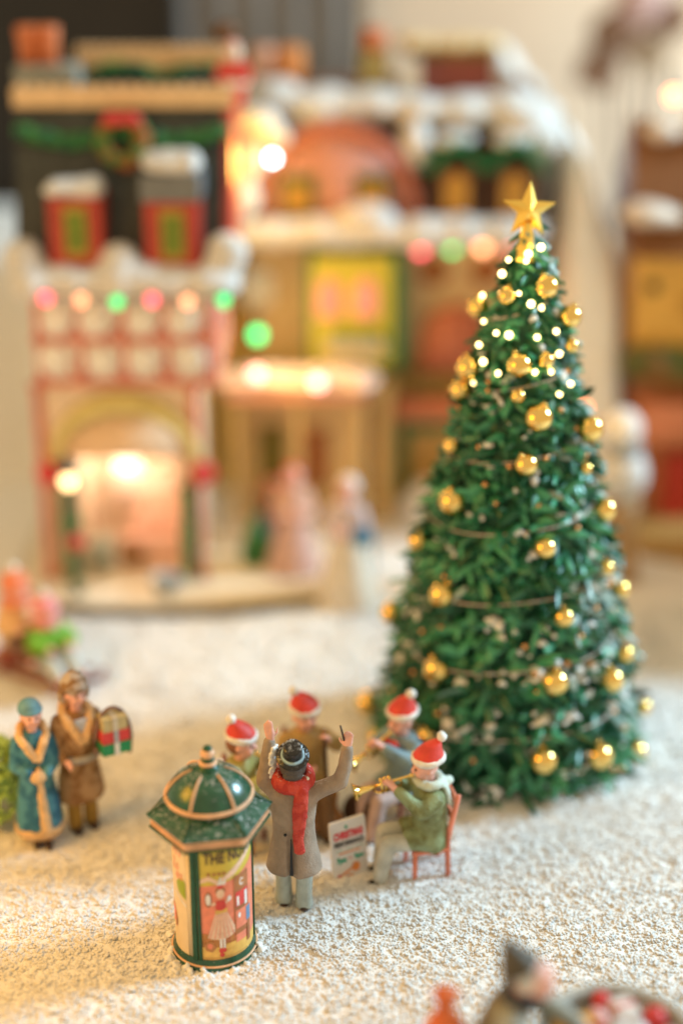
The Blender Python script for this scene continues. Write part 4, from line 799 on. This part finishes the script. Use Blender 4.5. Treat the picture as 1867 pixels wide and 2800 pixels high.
dormer(-3.60, -2.95, 4.62, 5.46, False, 5.50); dormer(-2.42, -1.76, 4.58, 5.42, True, 5.82)
sp = along((-3.85, 19.05, 4.42), (-1.5, 19.05, 4.42), 14, (.30, .34, .21), .02)
for x, z in ((-3.95, 4.72), (-3.92, 4.58), (-2.75, 4.66), (-2.68, 4.55), (-1.42, 4.80), (-1.48, 4.62)): sp.append((x, 19.15, z, .26, .26, .24))
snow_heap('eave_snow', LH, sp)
hl = H(MB().lathe([(.02, 1.93), (.05, 1.9), (.16, 1.84), (.17, 1.72), (.12, 1.66), (.01, 1.64)], 16, (-2.88, 19.66, 0)), 'lamp', mat('shop_lamp_lit', (1, .85, .62), .3, 0, emit=2.6), LH)
ch = H(bx(-4.15, -3.35, 20.4, 20.9, 6.5, 6.86), 'chimney', GREYS, LH, bevel=.03)
for x in (-3.98, -3.72): HC(MB().lathe([(.125, 6.86), (.13, 7.1), (.15, 7.24), (.15, 7.32), (.11, 7.33)], 16, (x, 20.65, 0)), 'chimney_pot', POT, ch, LH)
NC = thing('person', 'small figurine in red suit with brown sack on the black roof', 'person', (-1.36, 20.35, 6.50))
b = MB(); ey, _ = face_prims(b, (0, -.02, .58), .10, (0, -1, 0)); b.chain([(0, 0, .1, .1), (0, 0, .4, .1)]); b.chain([(-.12, 0, .38, .05), (-.18, -.1, .25, .05)]); b.chain([(.12, 0, .38, .05), (.18, -.1, .25, .05)]); b.build('body', SKIN, NC, vox=.02, sm=2)
b = MB(); b.rings([ringz(z, r_, r_ * .85) for z, r_ in ((-.18, .08), (0, .15), (.2, .16), (.4, .13), (.47, .07))]); b.chain([(-.12, 0, .38, .07), (-.18, -.1, .25, .065)]); b.chain([(.12, 0, .38, .07), (.18, -.1, .25, .065)]); b.build('coat', RED, NC, vox=.02, sm=2)
MB().tube([(.16 * math.cos(a), .14 * math.sin(a), .17) for a in np.linspace(0, 2 * PI, 18)], .04, 8).build('coat_trim', WHITE, NC); MB().ell((0, -.02, .53), (.12, .11, .13), 12).build('hair', P('hair_cream', (.72, .62, .45)), NC); MB().ell((-.08, .06, .78), (.16, .13, .13), 12).build('sack', BROWN, NC)
# string of lights under the eaves
BULB = {}
def bulbmat(nm, c, e): 
    BULB[nm] = mat('bulb_' + nm, c, .3, 0, emit=e); return BULB[nm]
bulbmat('pink', (1, .10, .15), 5.2); bulbmat('amber', (1, .42, .20), 5.2); bulbmat('green', (.0, .58, .16), 5); bulbmat('soft_pink', (1, .11, .17), 2.3); bulbmat('soft_amber', (1, .42, .22), 2.1); bulbmat('soft_green', (.0, .62, .17), 2.4); bulbmat('white', (.85, .92, 1), 20); bulbmat('rose', (1, .42, .34), 5); bulbmat('orange', (1, .32, .14), 6)
def string(label, pts, cols, r=.052, name='light_string', ends=True):
    c = sum((V(*p) for p in pts), V(0, 0, 0)) / len(pts); t = thing(name, label, 'string lights', c, 0, 'strings of coloured lights')
    w_ = []
    P_ = [V(*p) + V(0, .02, .07) for p in pts]
    P_ = [P_[0] + (P_[0] - P_[1]) * .5] + P_ + [P_[-1] + (P_[-1] - P_[-2]) * .5] if len(P_) > 1 else [P_[0] + V(0, .3, .3), P_[0]]
    for a, b_ in zip(P_[:-1], P_[1:]):
        for k in np.linspace(0, 1, 6): w_.append(a.lerp(b_, k) - V(0, 0, .05 * math.sin(PI * k)) - c)
    MB().tube(w_, .012, 6).build('wire', P('wire_dark_green', (.02, .05, .03)), t)
    for p, k in zip(pts, cols):
        q_ = V(*p) - c; bo = MB().ell((0, 0, 0), (r, r, r * 1.15), 14).build('bulb', BULB[k], t, loc=q_); s_ = MB().tube([(0, 0, r * .9), (0, 0, r * 1.7)], r * .45, 8).build('socket', P('wire_dark_green', (.02, .05, .03)), bo)
    return t
string('string of pink, amber and green bulbs under the snowy eaves of the black-roofed shop', [(-3.63, 18.75, 4.30), (-3.20, 18.75, 4.28), (-2.76, 18.75, 4.25), (-2.33, 18.75, 4.28), (-1.89, 18.75, 4.26), (-1.45, 18.75, 4.27)], ['soft_pink', 'soft_amber', 'soft_green', 'soft_pink', 'soft_amber', 'soft_green'], .072)
# street lamp
SLp = thing('street_lamp', 'dark street lamp with lit globe and garland standing left of the shop window', 'street lamp', (-3.56, 18.95, 0))
IR = P('iron_dark_green', (.02, .035, .025), rough=.4)
MB().lathe([(.11, 0), (.12, .1), (.06, .16), (.04, .3), (.035, 1.6), (.06, 1.64), (.05, 1.70)], 14).build('post', IR, SLp)
MB().ell((0, 0, 1.80), (.085, .085, .10), 16).build('globe', mat('lamp_globe_lit', (1, .62, .28), .3, 0, emit=6), SLp)
MB().lathe([(.10, 1.90), (.15, 1.93), (.11, 2.02), (.04, 2.12), (.01, 2.2)], 14).build('lamp_cap', IR, SLp)
b = MB()
for k in range(26): b.ell((.07 * math.cos(k * .8), .07 * math.sin(k * .8), .15 + k * .045), .05, 8)
o = b.build('garland', GARL, SLp, vox=.03); blob_noise(o, .02, 9); MB().ell((.06, -.08, .95), (.12, .07, .11), 12).build('red_bow', P('bow_bright_red', (.62, .05, .05)), SLp)

# ---- the long snow-roofed inn in the middle
INN = thing('inn', 'long ochre inn with heavy snow roof, pink arched gable, green dormers and green bay window', 'house', (.9, 23.4, 0))
OCHW = P('wall_ochre', (.66, .46, .18)); UMB = P('wall_umber', (.54, .37, .19)); PINKG = P('gable_pink', (.52, .25, .19)); GRF = P('frame_green', (.01, .17, .06)); LITP = P('bay_panel_yellow', (.62, .52, .06)); DOORR = P('door_red_brown', (.32, .07, .02)); SALB = P('band_salmon', (.62, .20, .10)); GOLDW = P('window_amber', (.50, .26, .04)); BRICK = P('brick_rose', (.45, .14, .08))
H(bx(-1.25, 2.75, 22.5, 24.5, -.02, 2.5), 'ground_floor_wall', OCHW, INN, smooth=False)
H(bx(-1.30, 2.75, 22.4, 24.5, 2.5, 4.4), 'upper_wall', UMB, INN, smooth=False)
H(MB().prism([(22.3, 4.4), (23.1, 6.1), (24.5, 6.2), (24.5, 4.4)], (-1.3, 0, 0), (0, 1, 0), (0, 0, 1), (4.1, 0, 0)), 'roof', P('roof_umber', (.16, .07, .04)), INN, smooth=False)
bay = H(bx(-.50, .90, 21.95, 22.4, 2.35, 4.10), 'bay_window', GRF, INN, bevel=.02)
HC(bx(-.42, .72, 21.92, 21.97, 2.45, 4.05), 'panel', LITP, bay, INN, smooth=False)
for x in (-.18, .34):
    p_ = HC(MB().prism([(-.17, 0), (.17, 0), (.17, .40), (.12, .52), (0, .57), (-.12, .52), (-.17, .40)], (x, 21.88, 3.15), (1, 0, 0), (0, 0, 1), (0, .04, 0)), 'window', mat('window_pink_lit', (.85, .30, .24), .5, .1, 6, emit=.35), bay, INN)
HC(bx(-.22, .62, 21.80, 21.92, 2.62, 2.82), 'flower_box', LILAC, bay, INN, bevel=.04); HC(bx(-.2, .6, 21.82, 21.93, 2.84, 3.02), 'box_greenery', P('leaf_yellow_green', (.25, .30, .03)), bay, INN, bevel=.05)
arch = [(1.15 * math.cos(t), 1.28 * math.sin(t)) for t in np.linspace(0, PI, 26)]
gb = H(MB().prism(arch, (-.08, 22.15, 4.55), (1, 0, 0), (0, 0, 1), (0, .9, 0)), 'arched_gable', PINKG, INN)
arch2 = [(1.22 * math.cos(t), 1.36 * math.sin(t)) for t in np.linspace(0, PI, 26)] + [(1.08 * math.cos(t), 1.2 * math.sin(t)) for t in np.linspace(PI, 0, 26)]
HC(MB().prism(arch2, (-.08, 22.05, 4.55), (1, 0, 0), (0, 0, 1), (0, .10, 0)), 'gable_edge', BRICK, gb, INN)
for x in (.42, -.62): w_ = HC(bx(x - .24, x + .24, 22.06, 22.15, 4.62, 5.18), 'window_frame', P('frame_olive', (.10, .12, .03)), gb, INN, smooth=False); HC(bx(x - .15, x + .15, 22.03, 22.06, 4.68, 5.02), 'pane', GOLDW, gb, INN, smooth=False)
for x in (1.62, 2.44):
    d = H(bx(x - .32, x + .32, 22.1, 23.0, 4.55, 5.30), 'dormer', P('dormer_dark', (.09, .04, .02)), INN, smooth=False)
    HC(MB().prism([(-.17, 0), (.17, 0), (.17, .42), (0, .56), (-.17, .42)], (x, 22.06, 4.66), (1, 0, 0), (0, 0, 1), (0, .04, 0)), 'pane', GOLDW, d, INN, smooth=False)
    HC(MB().prism([(-.46, 0), (-.38, -.02), (0, .34), (.38, -.02), (.46, 0), (0, .46)], (x, 22.0, 5.22), (1, 0, 0), (0, 0, 1), (0, 1.0, 0)), 'gable_roof', GRF, d, INN, smooth=False)
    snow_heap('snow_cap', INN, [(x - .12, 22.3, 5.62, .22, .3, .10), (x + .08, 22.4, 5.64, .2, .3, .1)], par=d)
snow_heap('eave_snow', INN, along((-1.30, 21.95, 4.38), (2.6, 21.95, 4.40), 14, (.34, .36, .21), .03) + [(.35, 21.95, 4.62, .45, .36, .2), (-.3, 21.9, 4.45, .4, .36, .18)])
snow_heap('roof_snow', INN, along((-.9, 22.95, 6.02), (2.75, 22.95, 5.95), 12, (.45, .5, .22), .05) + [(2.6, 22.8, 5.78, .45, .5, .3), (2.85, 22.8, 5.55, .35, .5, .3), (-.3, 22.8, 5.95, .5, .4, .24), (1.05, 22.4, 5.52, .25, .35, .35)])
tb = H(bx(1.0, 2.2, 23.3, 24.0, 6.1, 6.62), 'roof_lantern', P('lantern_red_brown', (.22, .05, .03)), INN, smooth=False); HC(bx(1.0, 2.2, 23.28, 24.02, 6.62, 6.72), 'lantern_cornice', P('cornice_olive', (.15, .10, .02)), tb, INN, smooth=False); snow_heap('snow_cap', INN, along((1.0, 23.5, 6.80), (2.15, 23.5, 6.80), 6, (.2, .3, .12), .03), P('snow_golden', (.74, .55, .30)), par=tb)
c1 = H(bx(.28, .68, 23.1, 23.5, 6.0, 6.72), 'chimney', P('chimney_olive', (.30, .25, .10)), INN, smooth=False); HC(MB().lathe([(.14, 6.72), (.17, 6.95), (.15, 7.02)], 14, (.48, 23.3, 0)), 'chimney_pot', POT, c1, INN)
c2 = H(bx(.85, 1.12, 22.95, 23.3, 6.0, 6.62), 'chimney', P('chimney_white', (.60, .60, .58)), INN, smooth=False)
H(MB().prism([(-.52, 0), (.52, 0), (.5, .55), (.35, .85), (0, .98), (-.35, .85), (-.5, .55)], (1.68, 22.2, 2.25), (1, 0, 0), (0, 0, 1), (0, .2, 0)), 'brick_arch', BRICK, INN)
for x in (1.35, 2.10): H(MB().lathe([(.20, 0), (.22, .06), (.18, .1)], 18, (x, 22.42, 3.72), M=rot('X', 90)), 'round_window', P('glass_brown', (.28, .10, .02), rough=.2), INN)
H(bx(.80, 2.6, 22.1, 22.5, 1.50, 1.80), 'sign_band', SALB, INN, bevel=.02); H(bx(.8, 2.6, 22.25, 22.5, 1.85, 2.2), 'fascia', P('fascia_olive', (.26, .15, .03)), INN, smooth=False)
sh = H(bx(.86, 2.3, 22.3, 22.5, .25, 1.46), 'shop_window', GRF, INN, smooth=False); HC(bx(1.02, 2.16, 22.27, 22.3, .35, 1.26), 'pane', P('glass_ochre', (.50, .30, .09), rough=.3), sh, INN, smooth=False)
dr = H(bx(.05, .45, 22.42, 22.5, .1, 1.62), 'door', DOORR, INN, smooth=False); HC(MB().ell((.4, 22.40, .8), .03, 8), 'handle', GOLD, dr, INN)
for x in (-.12, .62): H(MB().lathe([(.17, .0), (.17, .12), (.13, .18), (.12, 1.95), (.18, 2.1), (.18, 2.2)], 16, (x, 21.9, 0)), 'column', P('column_cream', (.66, .46, .20)), INN)
string('short row of pink, green and amber bulbs under the snowy eaves of the inn', [(1.13, 22.0, 4.17 - .02), (1.57, 22.0, 4.17), (2.01, 22.0, 4.18), (2.38, 22.0, 4.20)], ['pink', 'green', 'amber', 'pink'], .088)
string('single icy white bulb hanging before the yellow-lit snow roof', [(-.96, 22.0, 5.42)], ['white'], .045)
# porch canopy with pinkish snow in front of the inn
PO = thing('porch', 'porch canopy with pinkish snow on cream posts between the shop and the inn', 'porch', (-.6, 21.2, 0))
H(bx(-1.62, .38, 20.85, 21.85, 2.24, 2.40), 'canopy', P('canopy_rose', (.66, .30, .20)), PO, smooth=False)
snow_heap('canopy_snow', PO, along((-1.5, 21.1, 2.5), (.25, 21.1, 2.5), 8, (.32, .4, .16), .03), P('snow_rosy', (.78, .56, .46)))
for x in (-1.5, -.62, .28): H(MB().lathe([(.10, 0), (.10, .1), (.06, .15), (.055, 2.1), (.1, 2.24)], 14, (x, 21.0, 0)), 'post', P('column_cream', (.66, .46, .20)), PO)
H(bx(-1.45, .25, 21.75, 21.85, .02, 2.22), 'back_wall', P('wall_tan', (.70, .48, .22)), PO, smooth=False); H(bx(-1.2, -.85, 21.70, 21.752, .05, 1.55), 'door', P('door_olive', (.16, .13, .01)), PO, smooth=False); H(bx(-.55, -.2, 21.70, 21.752, .6, 1.5), 'shutter', P('shutter_rust', (.36, .12, .03)), PO, smooth=False)
string('pair of rosy white bulbs glowing on the pink porch canopy', [(-1.18, 20.75, 2.68), (-.33, 20.75, 2.56)], ['rose', 'rose'], .088); string('single green bulb hanging above the pink porch canopy', [(-1.17, 21.0, 3.17)], ['green'], .088)
# ---- narrow house heaped with snow, behind the porch
NH = thing('narrow_house', 'narrow yellow-lit house heaped with snow between the black roof and the inn', 'house', (-1.2, 23.7, 0))
NW = P('wall_honey', (.66, .47, .14))
H(bx(-2.0, -.55, 23.1, 24.4, -.02, 4.6), 'wall', NW, NH, smooth=False); H(MB().prism([(-.8, 0), (.8, 0), (.25, 1.5), (-.25, 1.5)], (-1.15, 23.0, 4.6), (1, 0, 0), (0, 0, 1), (0, 1.3, 0)), 'roof', P('roof_ochre', (.45, .26, .05)), NH, smooth=False)
SNY = SNOW
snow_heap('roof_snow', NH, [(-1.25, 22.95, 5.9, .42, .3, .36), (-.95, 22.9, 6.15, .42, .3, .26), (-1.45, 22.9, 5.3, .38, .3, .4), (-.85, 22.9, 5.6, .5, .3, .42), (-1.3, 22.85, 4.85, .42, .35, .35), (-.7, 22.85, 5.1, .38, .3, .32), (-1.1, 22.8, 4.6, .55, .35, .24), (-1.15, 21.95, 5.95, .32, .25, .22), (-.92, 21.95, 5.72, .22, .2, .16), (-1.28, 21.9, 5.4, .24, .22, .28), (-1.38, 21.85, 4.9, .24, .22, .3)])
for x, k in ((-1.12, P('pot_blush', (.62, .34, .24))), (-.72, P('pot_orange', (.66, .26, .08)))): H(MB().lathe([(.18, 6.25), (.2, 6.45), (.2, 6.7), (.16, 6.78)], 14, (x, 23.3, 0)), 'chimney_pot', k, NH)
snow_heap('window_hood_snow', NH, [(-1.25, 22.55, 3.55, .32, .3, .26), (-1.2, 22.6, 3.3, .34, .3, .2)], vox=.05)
H(bx(-1.62, -.85, 22.62, 23.1, 2.6, 3.2), 'oriel', P('oriel_brown', (.42, .25, .06)), NH, smooth=False)

# ---- townsfolk between the houses
def gowned(loc, rz, h, gown, top, cap, label):
    t = thing('person', label, 'person', loc, rz, None, h / 1.7)
    b = MB(); ey, _ = face_prims(b, (0, -.02, 1.52), .12, (0, -1, 0)); b.chain([(0, 0, .3, .14), (0, 0, 1.25, .12), (0, 0, 1.45, .06)])
    for s_ in (-1, 1): b.chain([(s_ * .16, 0, 1.25, .06), (s_ * .22, -.06, 1.0, .05), (s_ * .07, -.24, 1.02, .04)]); hand_prims(b, (s_ * .07, -.24, 1.02), (-s_, -.3, 0), (0, 0, 1), .14, .5, .02)
    b.build('body', SKIN, t, vox=.018, sm=2); eyes(t, ey)
    b = MB(); b.rings([ringz(z, rx, ry, 0, 0, 32, .03, 8) for z, rx, ry in ((0, .42, .38), (.05, .43, .39), (.5, .30, .26), (.92, .18, .15), (1.0, .18, .15))]); b.build('gown', gown, t)
    b = MB(); b.rings([ringz(z, rx, ry) for z, rx, ry in ((.95, .185, .155), (1.1, .20, .16), (1.25, .2, .14), (1.36, .1, .09))])
    for s_ in (-1, 1): b.chain([(s_ * .16, 0, 1.25, .09), (s_ * .23, -.05, 1.0, .08), (s_ * .10, -.22, 1.02, .065)])
    b.build('bodice', top, t, vox=.02, sm=2); MB().ell((0, .03, 1.55), (.14, .13, .15), 14).build('hair', cap, t); return t
gowned((.08, 19.05, -.02), -20, 1.85, P('gown_ivory', (.72, .64, .52)), P('bodice_lilac', (.62, .52, .54)), P('veil_white', (.74, .66, .64)), 'figurine woman in flaring ivory gown in front of the porch, beside the rosy one')
bkp = MB().box((0, 0, 0), (.26, .10, .24)); o = bkp.build('blue_bag', P('bag_blue', (.03, .20, .40)), bevel=.03, loc=(.28, 18.72, 1.10)); tag(o, 'small blue bag held at the hip of the woman in the ivory gown', 'bag'); o.name = o.data.name = 'bag'
gowned((-.66, 19.75, -.02), 10, 1.75, P('gown_rosy', (.62, .40, .34)), P('bodice_rosy', (.66, .40, .30)), P('hood_rust', (.45, .10, .06)), 'figurine woman in pale rosy gown and rust hood in front of the porch')
pp = thing('potted_plant', 'red flowering plant in purple pot under the porch canopy', 'plant', (-.98, 20.6, -.02)); MB().lathe([(.13, 0), (.18, .7), (.2, .74)], 14).build('pot', P('pot_purple', (.22, .10, .18)), pp); o = MB().ell((0, 0, .95), (.28, .25, .24), 16).build('flowers', P('flowers_red', (.45, .06, .04), alt=(.1, .16, .05), vs=8, bump=1), pp); blob_noise(o, .06, 6)
gs2 = MB().lathe([(.02, 0), (.22, .02), (.26, .2), (.15, .5), (.02, .72)], 14); o = gs2.build('shrub', GARL, None, loc=(-1.18, 20.0, .15)); blob_noise(o, .07, 7); tag(o, 'small grey-green shrub left of the rosy-gowned woman', 'shrub')
sb = snow_heap('snowy_shrub', thing('snowy_shrub', 'snow-covered shrub below the green shop window of the inn', 'shrub', (1.35, 21.6, 0)), [(1.2, 21.6, .25, .35, .3, .35), (1.55, 21.6, .3, .3, .3, .4), (1.3, 21.6, .55, .28, .25, .2)]); sb.name = 'snow'

# ---- brown cottage at the right edge
CO = thing('cottage', 'brown cottage with honey-yellow wall and snow on its roof at the right edge', 'house', (5.2, 22.4, 0))
H(bx(4.18, 7.0, 21.6, 23.6, -.02, 2.9), 'ground_floor_wall', P('wall_rust', (.45, .17, .06)), CO, smooth=False)
H(bx(4.15, 7.0, 21.5, 23.6, 2.6, 4.25), 'upper_wall', P('wall_honey_yellow', (.74, .42, .08)), CO, smooth=False)
H(MB().lathe([(.09, 0), (.09, .06)], 16, (4.36, 21.5, 3.72), M=rot('X', 90)), 'round_window', P('glass_dark', (.04, .03, .01)), CO); H(MB().prism([(-.28, 0), (.28, 0), (.28, .3), (-.28, .3)], (5.1, 21.46, 3.3), (1, 0, 0), (0, 0, 1), (0, .05, 0)), 'window', GOLDW, CO, smooth=False)
H(MB().prism([(21.2, 4.2), (22.4, 5.9), (23.8, 4.2)], (4.05, 0, 0), (0, 1, 0), (0, 0, 1), (3.2, 0, 0)), 'roof', P('roof_brown', (.20, .075, .02)), CO, smooth=False)
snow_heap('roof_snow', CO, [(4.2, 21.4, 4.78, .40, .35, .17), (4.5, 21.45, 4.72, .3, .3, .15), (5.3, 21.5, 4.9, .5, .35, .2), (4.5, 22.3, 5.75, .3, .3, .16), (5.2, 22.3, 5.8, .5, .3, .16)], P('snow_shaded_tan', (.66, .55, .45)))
b = MB()
for x in np.linspace(4.15, 5.9, 20): b.ell((x, 21.35, 2.68 - .1 * (x - 4) + random.uniform(-.1, .1)), (.18, .16, random.uniform(.2, .3)), 10)
o = H(b, 'garland', P('garland_olive', (.10, .13, .02), alt=(.24, .11, .02), vs=4, bump=1), CO, vox=.05); blob_noise(o, .06, 5)
H(bx(4.3, 6.2, 21.2, 21.6, 1.45, 2.05), 'awning', P('awning_coral', (.66, .24, .12)), CO, bevel=.05); H(bx(4.75, 6.0, 21.45, 21.6, .1, 1.2), 'door', P('door_scarlet', (.48, .04, .02)), CO, smooth=False)
H(MB().prism([(4.0, 21.2), (4.3, 20.5), (5.2, 20.2), (7, 20.2), (7, 22), (3.6, 22)], (0, 0, -.05), (1, 0, 0), (0, 1, 0), (0, 0, .25)), 'base', P('base_ochre', (.42, .24, .07)), CO, bevel=.05)
rs_ = MB().box((0, 0, .35), (.34, .3, .7)); o = rs_.build('post_box', P('box_red', (.60, .05, .04)), None, bevel=.05, loc=(3.62, 19.7, -.02)); tag(o, 'red post box standing between the Christmas tree and the snowy shrub', 'post box')
SNM = thing('snowman', 'white snowman with slate scarf on a stump, right of the Christmas tree', 'snowman', (3.80, 19.8, 1.18))
o = MB().lathe([(.36, 0), (.30, .2), (.28, 1.0), (.30, 1.2), (.01, 1.21)], 20).build('tree_stump', P('bark_tan', (.45, .27, .12), bump=.8), None, loc=(3.80, 19.8, -.02)); tag(o, 'tan tree stump under the snowman, right of the Christmas tree', 'stump')
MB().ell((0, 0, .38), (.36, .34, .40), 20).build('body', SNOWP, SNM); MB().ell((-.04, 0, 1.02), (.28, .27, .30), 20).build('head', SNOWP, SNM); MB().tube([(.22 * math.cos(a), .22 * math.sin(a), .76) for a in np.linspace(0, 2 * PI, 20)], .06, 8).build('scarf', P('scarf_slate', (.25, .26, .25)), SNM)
string('orange bulb glowing behind the right side of the Christmas tree', [(3.24, 20.0, 2.41)], ['orange'], .085); string('orange bulb high at the right edge above the brown cottage', [(4.38, 21.2, 6.39)], ['orange'], .09)

# ------------------------------------------------------------------ hill of white cloth behind, room behind that
hx = np.concatenate([np.arange(-10, 2.4, .25), np.arange(2.4, 4.6, .07), np.arange(4.6, 10, .4)]); hy = np.concatenate([np.arange(20.2, 24, .12), np.arange(24, 29.5, .4)])
def ztop(x):
    return np.interp(x, [-10, -4.4, -3.9, -2, 2.2, 2.65, 3.06, 3.49, 3.8, 3.95, 4.1, 4.3, 10], [3.5, 3.45, 3.2, 3.0, 4.8, 6.4, 6.15, 5.45, 4.6, 4.0, 2.2, .6, .5])
vs = []
for y in hy:
    for x in hx:
        yy = np.interp(x, [-10, 0, 2.9, 3.3, 4.4, 5], [22.9, 23.5, 22.4, 20.6, 20.6, 23.5]) + .35 * mnoise.noise(V(x * 1.1, 0, 3)); t = min(1, max(0, (y - yy) / np.interp(x, [2.6, 3.1, 4.4, 5], [1.0, 1.7, 1.7, 1.0]))); t = t * t * (3 - 2 * t)
        zz = ztop(x) * t * (1 + .05 * mnoise.noise(V(x * 1.3, y * 1.3, 0))) - .2
        inside = (-2.1 < x < 3.1) and y < 24.7 and not (x > 2.5 and y < 22.3) or x > 4.05
        if inside: zz = -.3
        vs.append((x, y, zz))
nx = len(hx); fs = [(j * nx + i, j * nx + i + 1, (j + 1) * nx + i + 1, (j + 1) * nx + i) for j in range(len(hy) - 1) for i in range(nx - 1)]
o = MB().add(vs, fs).build('snow_hill', SNOW); o['kind'] = 'structure'
o = bx(-12, 14, 31.2, 31.5, -.5, 16).build('room_wall', mat('wall_cream', (.90, .68, .49), .9, .06, .5), None, False); tag(o, 'plain cream room wall far behind the village', 'wall')
o = bx(-12, -3.0, 29.7, 30.6, -.5, 16).build('cabinet', mat('cabinet_black', (.012, .008, .005), .5, .3, 1), None, False); tag(o, 'tall black-brown cabinet behind the village at the left', 'cabinet')
cvs = MB(); poly = [(x, 30.3 + .10 * math.sin(x * 9)) for x in np.linspace(-2.98, .4, 70)] + [(x, 30.42 + .10 * math.sin(x * 9)) for x in np.linspace(.4, -2.98, 70)]
o = cvs.prism(poly, (0, 0, -.5), (1, 0, 0), (0, 1, 0), (0, 0, 16)).build('curtain', mat('curtain_grey', (.24, .21, .185), .9, .1, 2), None); tag(o, 'grey-brown curtain hanging between the black cabinet and the cream wall', 'curtain')
DF = thing('dried_bouquet', 'brown and pink dried flower heads on stems before the cream wall, top right', 'flowers', (5.4, 29.2, 0))
for x, z, r_, m_ in ((-.5, 6.35, .42, P('flower_brown', (.22, .10, .045), bump=1)), (.15, 6.0, .38, P('flower_tan', (.40, .26, .15), bump=1)), (-.1, 6.85, .45, P('flower_pink', (.58, .34, .28), bump=1)), (-.75, 5.7, .40, P('flower_brown', (.22, .10, .045), bump=1)), (.5, 6.6, .36, P('flower_brown', (.22, .10, .045), bump=1))):
    MB().tube([(0, 0, 0), (x * .4, 0, 3), (x, 0, z)], .04, 6).build('stem', BROWN, DF); o = MB().ell((x, 0, z), r_, 16).build('flower_head', m_, DF); blob_noise(o, .12, 4)
BU = thing('shrub', 'pale green leafy shrub cut by the left edge beside the blue-coated woman', 'shrub', (-3.62, 13.9, -.02)); b = MB()
for k in range(160):
    a = rnd.uniform(0, 2 * PI); z = rnd.uniform(.15, .95); r_ = .33 * (1 - (z / 1.1) ** 2) ** .5; b.ell((r_ * math.cos(a), r_ * math.sin(a), z), (.07, .07, .03), 6, M=rot('X', rnd.uniform(-60, 60)) @ rot('Y', rnd.uniform(-60, 60)))
b.build('foliage', P('leaf_pale_green', (.32, .48, .12)), BU); MB().tube([(0, 0, 0), (0, 0, .6)], .05, 8).build('stem', BROWN, BU)

SHADE_HOUSE = thing('house', 'white-walled house with snowy roof, added unseen beyond the right edge to cast shade', 'house', (7.6, 19.0, 0))  # unseen house added to keep daylight off the ground at the back
H(bx(6.5, 8.8, 17.6, 20.6, -.02, 2.0), 'wall', STUC, SHADE_HOUSE, smooth=False)
H(MB().prism([(17.3, 1.9), (19.1, 3.2), (20.9, 1.9)], (6.3, 0, 0), (0, 1, 0), (0, 0, 1), (2.7, 0, 0)), 'roof', P('roof_brown', (.20, .075, .02)), SHADE_HOUSE, smooth=False)
snow_heap('roof_snow', SHADE_HOUSE, along((6.4, 19.1, 3.2), (8.9, 19.1, 3.2), 7, (.4, .5, .2), .03) + along((6.4, 18.0, 2.45), (8.9, 18.0, 2.45), 7, (.4, .5, .16), .03))
H(bx(7.4, 7.9, 17.55, 17.6, .05, 1.3), 'door', DOORR, SHADE_HOUSE, smooth=False)
for x in (6.9, 8.3): H(bx(x - .2, x + .2, 17.55, 17.6, .9, 1.5), 'window', GOLDW, SHADE_HOUSE, smooth=False)
